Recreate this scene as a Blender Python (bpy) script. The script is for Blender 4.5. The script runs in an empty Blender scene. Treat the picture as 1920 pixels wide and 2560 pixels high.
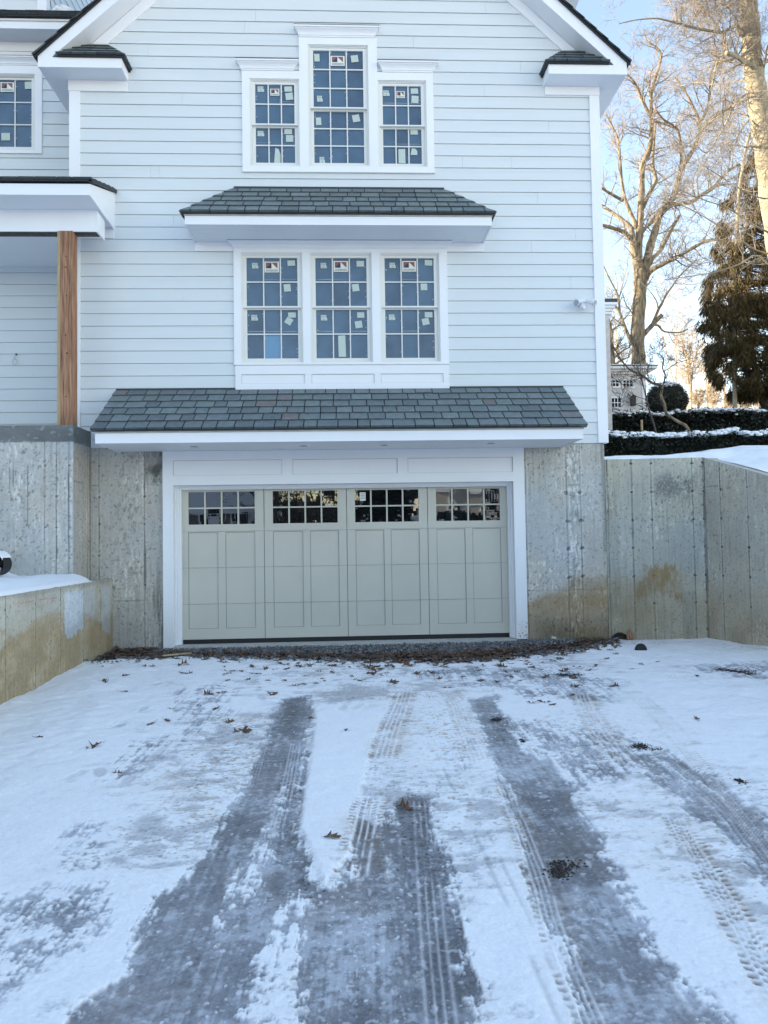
import bpy, math, random
import numpy as np
from mathutils import Vector, Matrix
PI=math.pi
S=bpy.context.scene
COL=S.collection
rnd=random.Random(7)

# ------------------------------------------------------------------ camera
CR=np.array([[0.998840636,-0.045471140,-0.015803765],[-0.014082511,0.037928265,-0.999181230],[0.046033318,0.998245372,0.037243945]])
CC=np.array([0,-10.92,1.465]); FP=1850.
cd=bpy.data.cameras.new('camera'); cam=bpy.data.objects.new('camera',cd); COL.objects.link(cam)
cd.sensor_fit='VERTICAL'; cd.sensor_height=36; cd.lens=FP/2560*36; cd.clip_end=2000; cd.clip_start=.05
r,d,f=CR
cam.matrix_world=Matrix(((r[0],-d[0],-f[0],CC[0]),(r[1],-d[1],-f[1],CC[1]),(r[2],-d[2],-f[2],CC[2]),(0,0,0,1)))
S.camera=cam
def at(x,y,Y):
    v=CR.T@np.array([(x-960)/FP,(y-1280)/FP,1.]); t=(Y-CC[1])/v[1]; p=CC+t*v
    return Vector((float(p[0]),float(p[1]),float(p[2])))
def zoomer(x0,y0,s): return lambda x,y:(x0+x/s,y0+y/s)
ZA=zoomer(0,0,2.37); ZB=zoomer(560,40,2.86); ZE=zoomer(420,440,1.929); ZK=zoomer(1480,740,3.77)

# ------------------------------------------------------------------ noise
def _hash(ix,iy,seed):
    h=(ix.astype(np.int64)*374761393+iy.astype(np.int64)*668265263+seed*982451653)&0xffffffff
    h=((h^(h>>13))*1274126177)&0xffffffff
    return ((h^(h>>16))&0xffff)/65535.
def vnoise(x,y,seed=0):
    ix=np.floor(x);iy=np.floor(y);fx=x-ix;fy=y-iy
    fx=fx*fx*(3-2*fx);fy=fy*fy*(3-2*fy)
    a=_hash(ix,iy,seed);b=_hash(ix+1,iy,seed);c=_hash(ix,iy+1,seed);d=_hash(ix+1,iy+1,seed)
    return (a*(1-fx)+b*fx)*(1-fy)+(c*(1-fx)+d*fx)*fy
def fbm(x,y,sx,sy=None,o=4,seed=0,g=.5):
    sy=sy or sx; t=0;a=1;n=0
    u,v=x/sx,y/sy
    for i in range(o):
        t=t+a*vnoise(u+17.3*i,v+9.1*i,seed+i);n+=a;a*=g
        if sx==sy or i>0: u,v=(u*.80-v*.60)*2.03,(u*.60+v*.80)*2.03
        else: u,v=u*2,v*2
    return t/n
def flakes(x,y,cell,dens,r0,r1,seed,jag=None):
    u,v=x/cell,y/cell; iu,iv=np.floor(u),np.floor(v); out=np.zeros(x.shape)
    for dx in (-1,0,1):
        for dy in (-1,0,1):
            cx,cy=iu+dx,iv+dy; k=_hash(cx,cy,seed+3); ax=u-cx-_hash(cx,cy,seed); ay=v-cy-_hash(cx,cy,seed+1)
            an=_hash(cx,cy,seed+2)*6.28; rr=r0+(r1-r0)*_hash(cx,cy,seed+4)**2; ca,sa=np.cos(an),np.sin(an)
            d=np.sqrt((ax*ca+ay*sa)**2+((-ax*sa+ay*ca)*(1.1+1.3*_hash(cx,cy,seed+5)))**2)+(0 if jag is None else jag)
            out=np.maximum(out,(k<dens)*sstep(rr*1.05,rr*.75,d))
    return out
def sstep(a,b,x):
    t=np.clip((x-a)/(b-a),0,1); return t*t*(3-2*t)

# ------------------------------------------------------------------ materials
def mat(name,base,rough=.6,var=.12,scale=8.,bump=0.,bscale=60.,attr=None,metal=0,spec=.5,stretch=None,coat=0,trans=0):
    m=bpy.data.materials.new(name); m.use_nodes=True; nt=m.node_tree; N=nt.nodes; L=nt.links
    b=N['Principled BSDF']; b.inputs['Roughness'].default_value=rough; b.inputs['Metallic'].default_value=metal
    b.inputs['Specular IOR Level'].default_value=spec
    if coat: b.inputs['Coat Weight'].default_value=coat
    tc=N.new('ShaderNodeTexCoord'); mp=N.new('ShaderNodeMapping'); L.new(tc.outputs['Object'],mp.inputs[0])
    if stretch: mp.inputs['Scale'].default_value=stretch
    no=N.new('ShaderNodeTexNoise'); no.inputs['Scale'].default_value=scale; no.inputs['Detail'].default_value=5
    L.new(mp.outputs[0],no.inputs[0])
    mr=N.new('ShaderNodeMapRange'); mr.inputs[1].default_value=.25; mr.inputs[2].default_value=.75; mr.inputs[3].default_value=1-var; mr.inputs[4].default_value=1+var
    L.new(no.outputs[0],mr.inputs[0])
    mx=N.new('ShaderNodeVectorMath'); mx.operation='SCALE'; L.new(mr.outputs[0],mx.inputs['Scale'])
    if attr:
        a=N.new('ShaderNodeAttribute'); a.attribute_name=attr; L.new(a.outputs['Color'],mx.inputs[0])
    else: mx.inputs[0].default_value=base[:3]
    L.new(mx.outputs[0],b.inputs['Base Color'])
    if bump:
        n2=N.new('ShaderNodeTexNoise'); n2.inputs['Scale'].default_value=bscale; n2.inputs['Detail'].default_value=4
        L.new(mp.outputs[0],n2.inputs[0])
        bp=N.new('ShaderNodeBump'); bp.inputs['Strength'].default_value=bump; bp.inputs['Distance'].default_value=.01
        L.new(n2.outputs[0],bp.inputs['Height']); L.new(bp.outputs[0],b.inputs['Normal'])
    return m
M={}
M['groove']=mat('shadow gap',(.34,.36,.38),.8,.05)  # grey backing paints shade into the gaps between siding boards
M['siding']=mat('siding paint',(.68,.718,.732),.45,.025,1.3,.08,40,stretch=(.6,1,6))
M['trim']=mat('white trim paint',(.84,.85,.87),.4,.02,2.)
M['soffit']=mat('white soffit boards',(.80,.81,.83),.5,.02,2.)
M['frame']=mat('window vinyl',(.76,.76,.73),.4,.02,5)
M['film']=mat('film on glass',(.072,.132,.205),.26,.22,3.1,.22,7,spec=.6)
M['film3']=mat('darker film on glass',(.062,.105,.165),.22,.25,4,.25,6,spec=.6)
M['film2']=mat('torn film on glass',(.13,.27,.42),.25,.1,2.2,.1,7,spec=.5)
M['wrinkle']=mat('film wrinkle',(.45,.52,.60),.4,.1,20)
M['sticker']=mat('paper sticker',(.52,.60,.55),.7,.05,20)
M['print']=mat('grey print',(.28,.31,.31),.7,.3,120)
M['navy']=mat('navy ink',(.03,.04,.09),.6,.05)
M['red']=mat('red ink',(.27,.10,.09),.6,.05)
M['ivory']=mat('ivory card',(.78,.79,.72),.6,.03)
M['olive']=mat('sage door paint',(.575,.560,.485),.45,.04,1.5,.04,30)
M['seam']=mat('panel seam',(.22,.23,.21),.8,.05)  # door joints, plus shade lines painted around the recessed panels
M['seamw']=mat('caulk line',(.42,.43,.45),.8,.05)  # shade painted along the edges of recessed trim panels
M['black']=mat('black rubber',(.012,.012,.012),.6,.1)
M['slate']=mat('slate',(.1,.12,.13),.5,.2,14,.35,45,attr='Col',spec=.35)
M['drip']=mat('dark metal drip edge',(.03,.033,.04),.45,.1)
M['lumber']=mat('raw lumber',(.36,.19,.11),.85,.75,6,.9,40,stretch=(12,12,.55))
M['lumber_pale']=mat('pale raw lumber',(.42,.30,.17),.7,.2,5,.1,60,stretch=(9,9,.7))
M['green']=mat('green sheathing',(.04,.16,.05),.6,.1)
M['conc']=mat('concrete',(.3,.3,.28),.85,.10,35,.35,90,attr='Col',spec=.3)
M['conc_plain']=mat('plain concrete',(.46,.455,.43),.85,.15,6,.3,70,spec=.3)
M['bulb']=mat('white plastic',(.8,.8,.82),.3,.02)
M['lens']=mat('lamp lens',(.35,.38,.42),.15,.05)
M['bark']=mat('bark',(.20,.165,.115),.95,.75,4.,1.,9,stretch=(2.5,2.5,.5),spec=.1)
M['bark_pale']=mat('smooth pale bark',(.30,.26,.185),.85,.3,2.5,.35,6,stretch=(1.2,1.2,2.2),spec=.2)
M['twig']=mat('twig bark',(.235,.205,.175),.85,.3,3,spec=.2)
M['twig_tan']=mat('tan twigs',(.38,.30,.21),.85,.3,3,spec=.2)
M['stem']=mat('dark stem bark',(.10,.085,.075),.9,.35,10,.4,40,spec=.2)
M['needle']=mat('golden green scale foliage',(.085,.062,.024),.75,.45,3.5,spec=.2)
M['hedge']=mat('dark hedge leaf',(.012,.017,.011),.5,.5,6,spec=.35)
M['hedge_core']=mat('hedge inner twigs',(.012,.012,.010),.9,.4,12,spec=.1)
M['boxwood']=mat('boxwood leaf',(.022,.026,.018),.6,.4,6,spec=.25)
M['leaf']=mat('dead oak leaf',(.135,.078,.048),.65,.4,22,.2,60,spec=.3)
M['leaf_dark']=mat('wet dead leaf',(.060,.038,.027),.5,.4,22,.2,60,spec=.4)
M['stone']=mat('crushed stone',(.085,.095,.11),.75,.3,30,attr='Col',spec=.35)
M['debris']=mat('dark wet debris',(.030,.022,.017),.7,.4,60)
M['grey_siding']=mat('grey siding',(.20,.19,.18),.6,.08,1.5,stretch=(.4,.4,8))
M['tan_siding']=mat('tan siding',(.45,.43,.40),.6,.06,1.5,stretch=(.4,.4,8))
M['white_siding']=mat('white clapboard',(.62,.60,.58),.6,.05,1.5,stretch=(.4,.4,8))
M['shingle']=mat('weathered shingle wall',(.55,.50,.47),.8,.25,9,.3,30)
M['glass_dark']=mat('dark window glass',(.015,.018,.02),.06,.1,2,spec=.6)
M['dark_roof']=mat('dark roof',(.05,.05,.055),.7,.2,5)
M['orange']=mat('orange stain',(.7,.35,.15),.8,.1)
def mirror_glass():
    m=mat('garage pane glass',(.006,.007,.008),.015,.05,1.5,spec=1.0)
    b=m.node_tree.nodes['Principled BSDF']; b.inputs['IOR'].default_value=1.75
    return m
M['pane']=mirror_glass()
def clear_plastic():
    m=mat('clear plastic',(.75,.8,.85),.15,.05); m.node_tree.nodes['Principled BSDF'].inputs['Transmission Weight'].default_value=.7
    return m
M['plastic']=clear_plastic()
def snow(name,attr=False):
    m=bpy.data.materials.new(name); m.use_nodes=True; nt=m.node_tree; N=nt.nodes; L=nt.links; b=N['Principled BSDF']
    tc=N.new('ShaderNodeTexCoord')
    n1=N.new('ShaderNodeTexNoise'); n1.inputs['Scale'].default_value=55; n1.inputs['Detail'].default_value=6; n1.inputs['Roughness'].default_value=.65; L.new(tc.outputs['Object'],n1.inputs[0])
    n2=N.new('ShaderNodeTexNoise'); n2.inputs['Scale'].default_value=7; n2.inputs['Detail'].default_value=4; L.new(tc.outputs['Object'],n2.inputs[0])
    bp=N.new('ShaderNodeBump'); bp.inputs['Strength'].default_value=.35; bp.inputs['Distance'].default_value=.012; L.new(n1.outputs[0],bp.inputs['Height'])
    bp2=N.new('ShaderNodeBump'); bp2.inputs['Strength'].default_value=.35; bp2.inputs['Distance'].default_value=.05; L.new(n2.outputs[0],bp2.inputs['Height']); L.new(bp.outputs[0],bp2.inputs['Normal'])
    L.new(bp2.outputs[0],b.inputs['Normal'])
    b.inputs['Specular IOR Level'].default_value=.3
    mr=N.new('ShaderNodeMapRange'); mr.inputs[1].default_value=.3; mr.inputs[2].default_value=.7
    if attr:
        a=N.new('ShaderNodeAttribute'); a.attribute_name='Col'
        mr.inputs[3].default_value=.93; mr.inputs[4].default_value=1.07
        L.new(n1.outputs[0],mr.inputs[0])
        sc=N.new('ShaderNodeVectorMath'); sc.operation='SCALE'; L.new(a.outputs['Color'],sc.inputs[0]); L.new(mr.outputs[0],sc.inputs['Scale']); L.new(sc.outputs[0],b.inputs['Base Color'])
        a2=N.new('ShaderNodeAttribute'); a2.attribute_name='wet'
        m2=N.new('ShaderNodeMapRange'); m2.inputs[3].default_value=.75; m2.inputs[4].default_value=.36; L.new(a2.outputs['Fac'],m2.inputs[0]); L.new(m2.outputs[0],b.inputs['Roughness'])
    else:
        b.inputs['Base Color'].default_value=(.86,.88,.91,1); b.inputs['Roughness'].default_value=.75
    return m
M['snow']=snow('snow'); M['drive']=snow('driven snow and ice',True)
M['terrain']=mat('hillside snow and leaf mould',(.8,.8,.8),.85,.15,3,.4,8,attr='Col')

# ------------------------------------------------------------------ mesh builder
class MB:
    def __init__(s): s.v=[];s.f=[];s.m=[];s.c=[];s.usec=False
    def quad(s,a,b,c,d,m=0,col=None):
        i=len(s.v); s.v+= [tuple(a),tuple(b),tuple(c),tuple(d)]; s.f.append((i,i+1,i+2,i+3)); s.m.append(m); s._c(col)
    def tri(s,a,b,c,m=0,col=None):
        i=len(s.v); s.v+= [tuple(a),tuple(b),tuple(c)]; s.f.append((i,i+1,i+2)); s.m.append(m); s._c(col)
    def _c(s,col):
        s.c.append(col or (.5,.5,.5)); s.usec=s.usec or col is not None
    def box(s,x0,x1,y0,y1,z0,z1,m=0,col=None,T=None):
        i=len(s.v); P=[(x0,y0,z0),(x1,y0,z0),(x1,y1,z0),(x0,y1,z0),(x0,y0,z1),(x1,y0,z1),(x1,y1,z1),(x0,y1,z1)]
        if T is not None: P=[tuple(T@Vector(p)) for p in P]
        s.v+=P
        for q in ((0,3,2,1),(4,5,6,7),(0,1,5,4),(1,2,6,5),(2,3,7,6),(3,0,4,7)): s.f.append(tuple(i+k for k in q)); s.m.append(m); s._c(col)
    def prism(s,poly,y0,y1,m=0,col=None,axis='y'):
        # poly list of (a,b); axis y: (x,z) extruded along y ; axis x: (y,z) extruded along x ; axis z: (x,y)
        n=len(poly); i=len(s.v)
        def P(a,b,t): return {'y':(a,t,b),'x':(t,a,b),'z':(a,b,t)}[axis]
        s.v+=[P(a,b,y0) for a,b in poly]+[P(a,b,y1) for a,b in poly]
        s.f.append(tuple(range(i,i+n))); s.f.append(tuple(range(i+2*n-1,i+n-1,-1))); s.m+=[m,m]; s._c(col); s._c(col)
        for k in range(n):
            j=(k+1)%n; s.f.append((i+k,i+n+k,i+n+j,i+j)); s.m.append(m); s._c(col)
    def tube(s,pts,rad,n=6,m=0,col=None,caps=True):
        pts=[Vector(p) for p in pts]; k=len(pts); i=len(s.v)
        ref=None
        for a in range(k):
            t=(pts[min(a+1,k-1)]-pts[max(a-1,0)]); t=t.normalized() if t.length>1e-9 else Vector((0,0,1))
            if ref is None: ref=t.orthogonal().normalized()
            u=(ref-t*ref.dot(t)); u=u.normalized() if u.length>1e-6 else t.orthogonal().normalized()
            ref=u; w=t.cross(u)
            rr=rad[a] if hasattr(rad,'__len__') else rad
            for q in range(n):
                an=2*PI*q/n; s.v.append(tuple(pts[a]+(u*math.cos(an)+w*math.sin(an))*rr))
        for a in range(k-1):
            for q in range(n):
                j=(q+1)%n; s.f.append((i+a*n+q,i+a*n+j,i+(a+1)*n+j,i+(a+1)*n+q)); s.m.append(m); s._c(col)
        if caps and n>2:
            s.f.append(tuple(i+q for q in range(n))[::-1]); s.m.append(m); s._c(col)
            s.f.append(tuple(i+(k-1)*n+q for q in range(n))); s.m.append(m); s._c(col)
    def ball(s,c,rx,ry,rz,m=0,seg=10,ring=7,jit=0,rs=None,col=None):
        i=len(s.v); c=Vector(c)
        for a in range(ring+1):
            th=PI*a/ring
            for b in range(seg):
                ph=2*PI*b/seg; k=1+(rs.uniform(-jit,jit) if rs and jit and 0<a<ring else 0)
                s.v.append((c.x+rx*k*math.sin(th)*math.cos(ph),c.y+ry*k*math.sin(th)*math.sin(ph),c.z+rz*k*math.cos(th)))
        for a in range(ring):
            for b in range(seg):
                j=(b+1)%seg; s.f.append((i+a*seg+b,i+(a+1)*seg+b,i+(a+1)*seg+j,i+a*seg+j)); s.m.append(m); s._c(col)
    def build(s,name,mats,parent=None,smooth=False):
        if not isinstance(mats,(list,tuple)): mats=[mats]
        me=bpy.data.meshes.new(name); me.from_pydata(s.v,[],s.f)
        for k in mats: me.materials.append(M[k])
        if len(mats)>1: me.polygons.foreach_set('material_index',s.m)
        if s.usec:
            ca=me.color_attributes.new('Col','FLOAT_COLOR','CORNER'); tot=[]
            for fc,c in zip(s.f,s.c): tot+= [c[0],c[1],c[2],1.]*len(fc)
            ca.data.foreach_set('color',tot)
        if smooth: me.polygons.foreach_set('use_smooth',[True]*len(me.polygons))
        me.update()
        o=bpy.data.objects.new(name,me); COL.objects.link(o)
        if parent is not None: setpar(o,parent)
        return o
def setpar(o,p):
    o.parent=p; w=Matrix.Translation(wloc(p)); o.matrix_parent_inverse=w.inverted() 
def wloc(p):
    v=Vector(p.location)
    return v if p.parent is None else Vector((0,0,0))
# every child mesh is authored in world coordinates, so only the root's own location matters
_orig_setpar=setpar
def setpar(o,p):
    o.parent=p
    root=p
    while root.parent is not None: root=root.parent
    if p is root: o.matrix_parent_inverse=Matrix.Translation(Vector(root.location)).inverted()
def tag(o,label=None,cat=None,group=None,kind=None):
    if label: o['label']=label
    if cat: o['category']=cat
    if group: o['group']=group
    if kind: o['kind']=kind
    return o
def empty(name,loc,label,cat,group=None):
    o=bpy.data.objects.new(name,None); COL.objects.link(o); o.location=loc; o.empty_display_size=.2
    return tag(o,label,cat,group)
def grid_mesh(name,P,mat_,parent=None,col=None,wet=None,smooth=True,flip=False):
    """P: (r,c,3) array"""
    R_,C_,_=P.shape; me=bpy.data.meshes.new(name)
    me.vertices.add(R_*C_); me.vertices.foreach_set('co',P.reshape(-1).astype(np.float32))
    idx=np.arange(R_*C_).reshape(R_,C_)
    q=np.stack([idx[:-1,:-1],idx[:-1,1:],idx[1:,1:],idx[1:,:-1]],-1).reshape(-1,4)
    if flip: q=q[:,::-1]
    n=len(q); me.loops.add(n*4); me.loops.foreach_set('vertex_index',q.reshape(-1).astype(np.int32))
    me.polygons.add(n); me.polygons.foreach_set('loop_start',np.arange(0,n*4,4,dtype=np.int32))
    me.update(calc_edges=True)
    if smooth: me.polygons.foreach_set('use_smooth',np.ones(n,dtype=bool))
    if col is not None:
        ca=me.color_attributes.new('Col','FLOAT_COLOR','POINT'); c4=np.concatenate([col.reshape(-1,3),np.ones((R_*C_,1))],1)
        ca.data.foreach_set('color',c4.reshape(-1).astype(np.float32))
    if wet is not None:
        w=me.attributes.new('wet','FLOAT','POINT'); w.data.foreach_set('value',wet.reshape(-1).astype(np.float32))
    me.materials.append(M[mat_])
    o=bpy.data.objects.new(name,me); COL.objects.link(o)
    if parent is not None: setpar(o,parent)
    return o

# ================================================================== HOUSE
house=empty('house',(0,0,0),'white clapboard house with slate eaves and a sage garage door in its concrete base','house')
EXP=.1848; ZB0=2.8105
def siding(name,x0,x1,z0,z1,Y,holes=(),xl=None,xr=None,seed=1):
    rs=random.Random(seed); mb=MB(); k0=int(math.floor((z0-ZB0)/EXP))
    k=k0
    while ZB0+k*EXP<z1:
        zb=max(ZB0+k*EXP,z0); zt=min(ZB0+(k+1)*EXP,z1)
        a=xl(zb) if xl else x0; b=xr(zb) if xr else x1
        if b-a<.05: k+=1; continue
        iv=[(a,b)]
        # split the row where a hole starts or ends inside it
        cuts=sorted(set([zb,zt]+[h for q in holes for h in (q[2],q[3]) if zb<h<zt]))
        for c0,c1 in zip(cuts[:-1],cuts[1:]):
            iv=[(a,b)]
            for hx0,hx1,hz0,hz1 in holes:
                if hz0<=c0+1e-6 and hz1>=c1-1e-6:
                    nv=[]
                    for p,q in iv:
                        if hx1<=p or hx0>=q: nv.append((p,q)); continue
                        if hx0>p: nv.append((p,hx0))
                        if hx1<q: nv.append((hx1,q))
                    iv=nv
            rj=random.Random(seed*1000+k); joints=sorted(rj.uniform(a,b) for _ in range(rj.choice((0,1,1,2))))
            for p,q in iv:
                xs=[p]+[j for j in joints if p+.3<j<q-.3]+[q]
                for i,(u,v) in enumerate(zip(xs[:-1],xs[1:])):
                    u2=u+(.0012 if i else 0); v2=v-(.0012 if i<len(xs)-2 else 0)
                    # slanted board: proud at the bottom edge, flush at the top
                    def yy(z): return Y-.014*(1-(z-(ZB0+k*EXP))/EXP)-.001
                    jz=rj.uniform(-.0012,.0012)
                    ct=c1-.0032 if c1==zt else c1
                    A=(u2,yy(c0)+jz,c0);B=(v2,yy(c0)+jz,c0);C=(v2,yy(ct),ct);D=(u2,yy(ct),ct)
                    mb.quad(A,B,C,D)
                    if c0==zb: mb.quad((u2,Y+.006,c0),(v2,Y+.006,c0),B,A)
                    mb.quad((u2,Y+.006,c0),A,D,(u2,Y+.006,ct)); mb.quad(B,(v2,Y+.006,c0),(v2,Y+.006,ct),C)
                mb.quad((p,Y+.0065,c0),(q,Y+.0065,c0),(q,Y+.0065,c1),(p,Y+.0065,c1),1)
        k+=1
    return mb.build(name,['siding','groove'],house)
SL=.923; APX=-.075
# frieze bottom lines on the gable: left passes (-3.185,9.19), right mirrored
def gx_l(z): return max(-3.95,-3.185+(z-9.19)/SL) if z>8.86 else -3.95
def gx_r(z): return min(3.80,3.02-(z-9.19)/SL) if z>8.86 else 3.80
lowF=[(-1.561,-.655),(-.540,.375),(.494,1.386)]
upF=[(-1.408,-.670,7.055,8.385,7.69,2),(-.535,.369,7.058,8.92,7.953,3),(.505,1.240,7.055,8.385,7.69,2)]
holes=[(-1.62,1.46,4.03,5.79),(-1.46,-.62,7.0,8.44),(-.60,.43,7.0,8.98),(.45,1.30,7.0,8.44)]
siding('siding',-3.95,3.8,2.865,11.9,0.,holes,gx_l,gx_r,seed=3)
mb=MB()
# bodies behind the siding
mb=MB(); mb.box(-3.985,3.875,.10,21,2.87,8.33); mb.prism([(-4.3,8.33),(4.15,8.33),(APX,12.2)],.11,21)  # main body stretched far back, unseen, to cast shade on the conifer
mb.build('wall_core','siding',house)
# corner boards
for x0,x1,z0,z1 in ((-4.057,-3.903,3.10,8.165),(3.739,3.892,2.866,8.19)):
    mb=MB(); mb.box(x0,x1,-.030,.101,z0,z1); mb.build('corner_board','trim',house)
mb=MB(); mb.box(-3.902,-3.76,-.0,.10,2.867,3.10); mb.box(-3.86,-3.74,-.012,.0,2.867,3.05);mb.build('corner_board','trim',house)
mb=MB(); mb.box(-3.93,-3.76,-.02,.0,3.07,3.11); mb.build('sheathing_strip','green',house)

# gable rakes
def line_top(x): return 12.475-SL*abs(x-APX)
AL=-4.385; AR=4.212
mb=MB()
for s,XE,XR_ in ((-1,AL,-4.18),(1,AR,4.01)):
    zt=line_top(XE)
    poly=[(XE,8.326),(XE,zt),(APX,12.475),(APX,12.21),(XR_,8.482),(XR_,8.326)]
    mb.prism(poly if s<0 else poly[::-1],-.333,-.309)
mb.build('rake_board','trim',house)
mb=MB()
for s,XE,XR_ in ((-1,AL,-4.18),(1,AR,4.01)):
    # sloped soffit between rake board and wall
    poly=[(XR_,8.482),(APX,12.21),(APX,12.24),(XR_-s*-.0,8.512)]
    mb.prism(poly if s>0 else poly[::-1],-.309,.0)
    inner=-3.20 if s<0 else 3.035
    x0,x1=sorted((XE-s*.02,inner-(-s)*.02 if False else inner+s*.02))
    mb.box(x0,x1,-.309,-.001,8.326,8.345)
    # side eave soffit running back
    x0,x1=sorted((XE-s*.022,-3.99 if s<0 else 3.885))
    mb.box(x0,x1,.0,.86 if s<0 else 12,8.326,8.345)
mb.build('soffit','soffit',house)
for s,XE in ((-1,AL),(1,AR)):
    mb=MB(); x0,x1=sorted((XE,XE-s*.022)); mb.box(x0,x1,-.309,.86 if s<0 else 12,8.326,line_top(XE)); mb.build('fascia','trim',house)
# frieze along the gable
mb=MB()
mb.prism([(-3.759,8.852),(-3.521,8.867),(APX,12.05),(APX,12.235)],-.028,-.001)
mb.prism([(3.578,8.865),(APX,12.235),(APX,12.05),(3.356,8.875)],-.028,-.001)
mb.build('frieze_board','trim',house)
mb=MB(); mb.box(-4.069,-3.215,-.036,-.001,8.166,8.325); mb.build('frieze_board','trim',house)
mb=MB(); mb.box(3.057,3.897,-.036,-.001,8.192,8.325); mb.build('frieze_board','trim',house)

# slates ---------------------------------------------------------------
SC=[(.142,.176,.186),(.130,.164,.174),(.152,.188,.192),(.124,.152,.164),(.146,.184,.184),(.158,.190,.198)]
def slate_quad(mb,EL,ER,TL,TR,exp=.2,th=.014,wmin=.165,wmax=.305,seed=1,brown=.03,dark=1.):
    rs=random.Random(seed); EL,ER,TL,TR=map(Vector,(EL,ER,TL,TR))
    n=((ER-EL).cross(TL-EL)).normalized()
    if n.length<.5: n=((ER-EL).cross(TR-EL)).normalized()
    if n.z<0: n=-n
    Ls=((TL-EL)*.5+(TR-ER)*.5).length; hgt=((TL+TR)*.5-(EL+ER)*.5).length; nc=max(1,round(hgt/exp))
    for i in range(nc):
        t0=i/nc; t1=min(1,(i+1)/nc+.02)
        a0=EL.lerp(TL,t0);b0=ER.lerp(TR,t0);a1=EL.lerp(TL,t1);b1=ER.lerp(TR,t1)
        W=(b0-a0).length
        if W<.03: continue
        # cut positions
        xs=[0.]; x=rs.uniform(.1,wmax)
        while x<W-.1: xs.append(x); x+=rs.uniform(wmin,wmax)
        xs.append(W)
        W1=(b1-a1).length; 
        dirx=(b0-a0).normalized(); off=(a1-a0).dot(dirx)
        for j in range(len(xs)-1):
            g=.0065
            u0,u1=xs[j]+(g if j else 0),xs[j+1]-(g if j<len(xs)-2 else 0)
            ju=rs.uniform(-.006,.006)
            base=a1-dirx*off
            p00=a0+dirx*u0; p01=a0+dirx*u1
            # top positions follow edge slant only for end slates
            v0=max(u0,off) if j else off; v1=min(u1,off+W1) if j<len(xs)-2 else off+W1
            if v1<=v0: v0=v1=min(max(u0,off),off+W1)
            p10=base+dirx*v0; p11=base+dirx*v1
            lift=n*(th*2.3+rs.uniform(0,.004)); low=n*th*.3
            dn=(a0-base).normalized()*ju
            p00=p00+dn;p01=p01+dn+ (a0-base).normalized()*rs.uniform(-.004,.004)
            c=rs.choice(SC); k=rs.uniform(.9,1.13)*dark; c=tuple(q*k for q in c)
            if rs.random()<brown: c=(.160*k,.152*k,.150*k)
            A=p00+lift;B=p01+lift;C=p11+n*th*1.1;D=p10+n*th*1.1
            mb.quad(A,B,C,D,0,c); dk=tuple(q*.55 for q in c)
            mb.quad(p00+low,p01+low,B,A,0,dk)
            mb.quad(p00+low,A,D,p10,0,dk); mb.quad(B,p01+low,p11,C,0,dk)
    # bed under the slates
    mb.quad(EL,ER,TR,TL,0,(.02,.022,.025))
def pent(name,x0,x1,Y,zs,zf,zt,top,hip,exp,sh,seed,brown):
    """eave: soffit height zs, fascia top zf, slate tip, wall line top; hip: inset of the top corners"""
    mb=MB(); e=.045
    yo=Y-.05
    EL=(x0-e,yo,zf+.012);ER=(x1+e,yo,zf+.012);TL=(x0-e+hip[0],-.004,top);TR=(x1+e-hip[1],-.004,top)
    slate_quad(mb,EL,ER,TL,TR,exp,seed=seed,brown=brown)
    if hip[0]>0:
        slate_quad(mb,(x0-e,-.004,zf+.012),EL,TL,TL,exp,seed=seed+1,brown=0)
        slate_quad(mb,ER,(x1+e,-.004,zf+.012),TR,TR,exp,seed=seed+2,brown=0)
    # thick double starter course
    mb.box(x0-e+.004,x1+e-.004,yo+.004,yo+.05,zf+.001,zf+.011,0,(.03,.033,.038))
    o=mb.build(name,'slate',house)
    m=MB(); m.box(x0,x1,Y,Y+.022,zs-.012,zf)
    if hip[0]>0: 
        m.box(x0,x0+.022,Y+.022,-.001,zs-.012,zf); m.box(x1-.022,x1,Y+.022,-.001,zs-.012,zf)
    else:
        for a,b in ((x0,x0+.022),(x1-.022,x1)): m.prism([(Y+.022,zs-.012),(-.001,zs-.012),(-.001,top-.03),(Y+.022,zf)],a,b,axis='x')
    m.build('fascia','trim',o)
    m=MB(); 
    if sh:   # beaded soffit boards
        nb=9; w=(-Y-.024)/nb
        for i in range(nb): m.box(x0+.023,x1-.023,Y+.023+i*w,Y+.023+(i+1)*w-.004,zs,zs+.012)
        m.box(x0+.023,x1-.023,Y+.023,-.002,zs+.0125,zs+.02)
    else: m.box(x0+.023,x1-.023,Y+.023,-.002,zs,zs+.02)
    m.build('soffit','soffit',o)
    m=MB(); m.box(x0-.01,x1+.01,Y-.012,Y-.001,zf-.022,zf+.0); m.build('drip_edge','lumber' if 0 else 'conc_plain',o)
    m=MB(); m.box(TL[0],TR[0],-.03,-.017,top-.02,top+.03); m.build('flashing','drip',o)
    return o
pent('pent_roof',-3.34,3.18,-1.05,2.802,2.945,2.99,3.700,(0,0),.205,True,11,.03)
pent('pent_roof',-2.24,2.07,-.665,5.905,6.035,6.08,6.715,(.63,.63),.19,True,21,.0)
mb=MB(); mb.box(-2.228,-1.672,-.030,-.0005,5.769,5.904); mb.build('frieze_board','trim',house)
mb=MB(); mb.box(1.508,2.062,-.030,-.0005,5.769,5.904); mb.build('frieze_board','trim',house)

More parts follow.
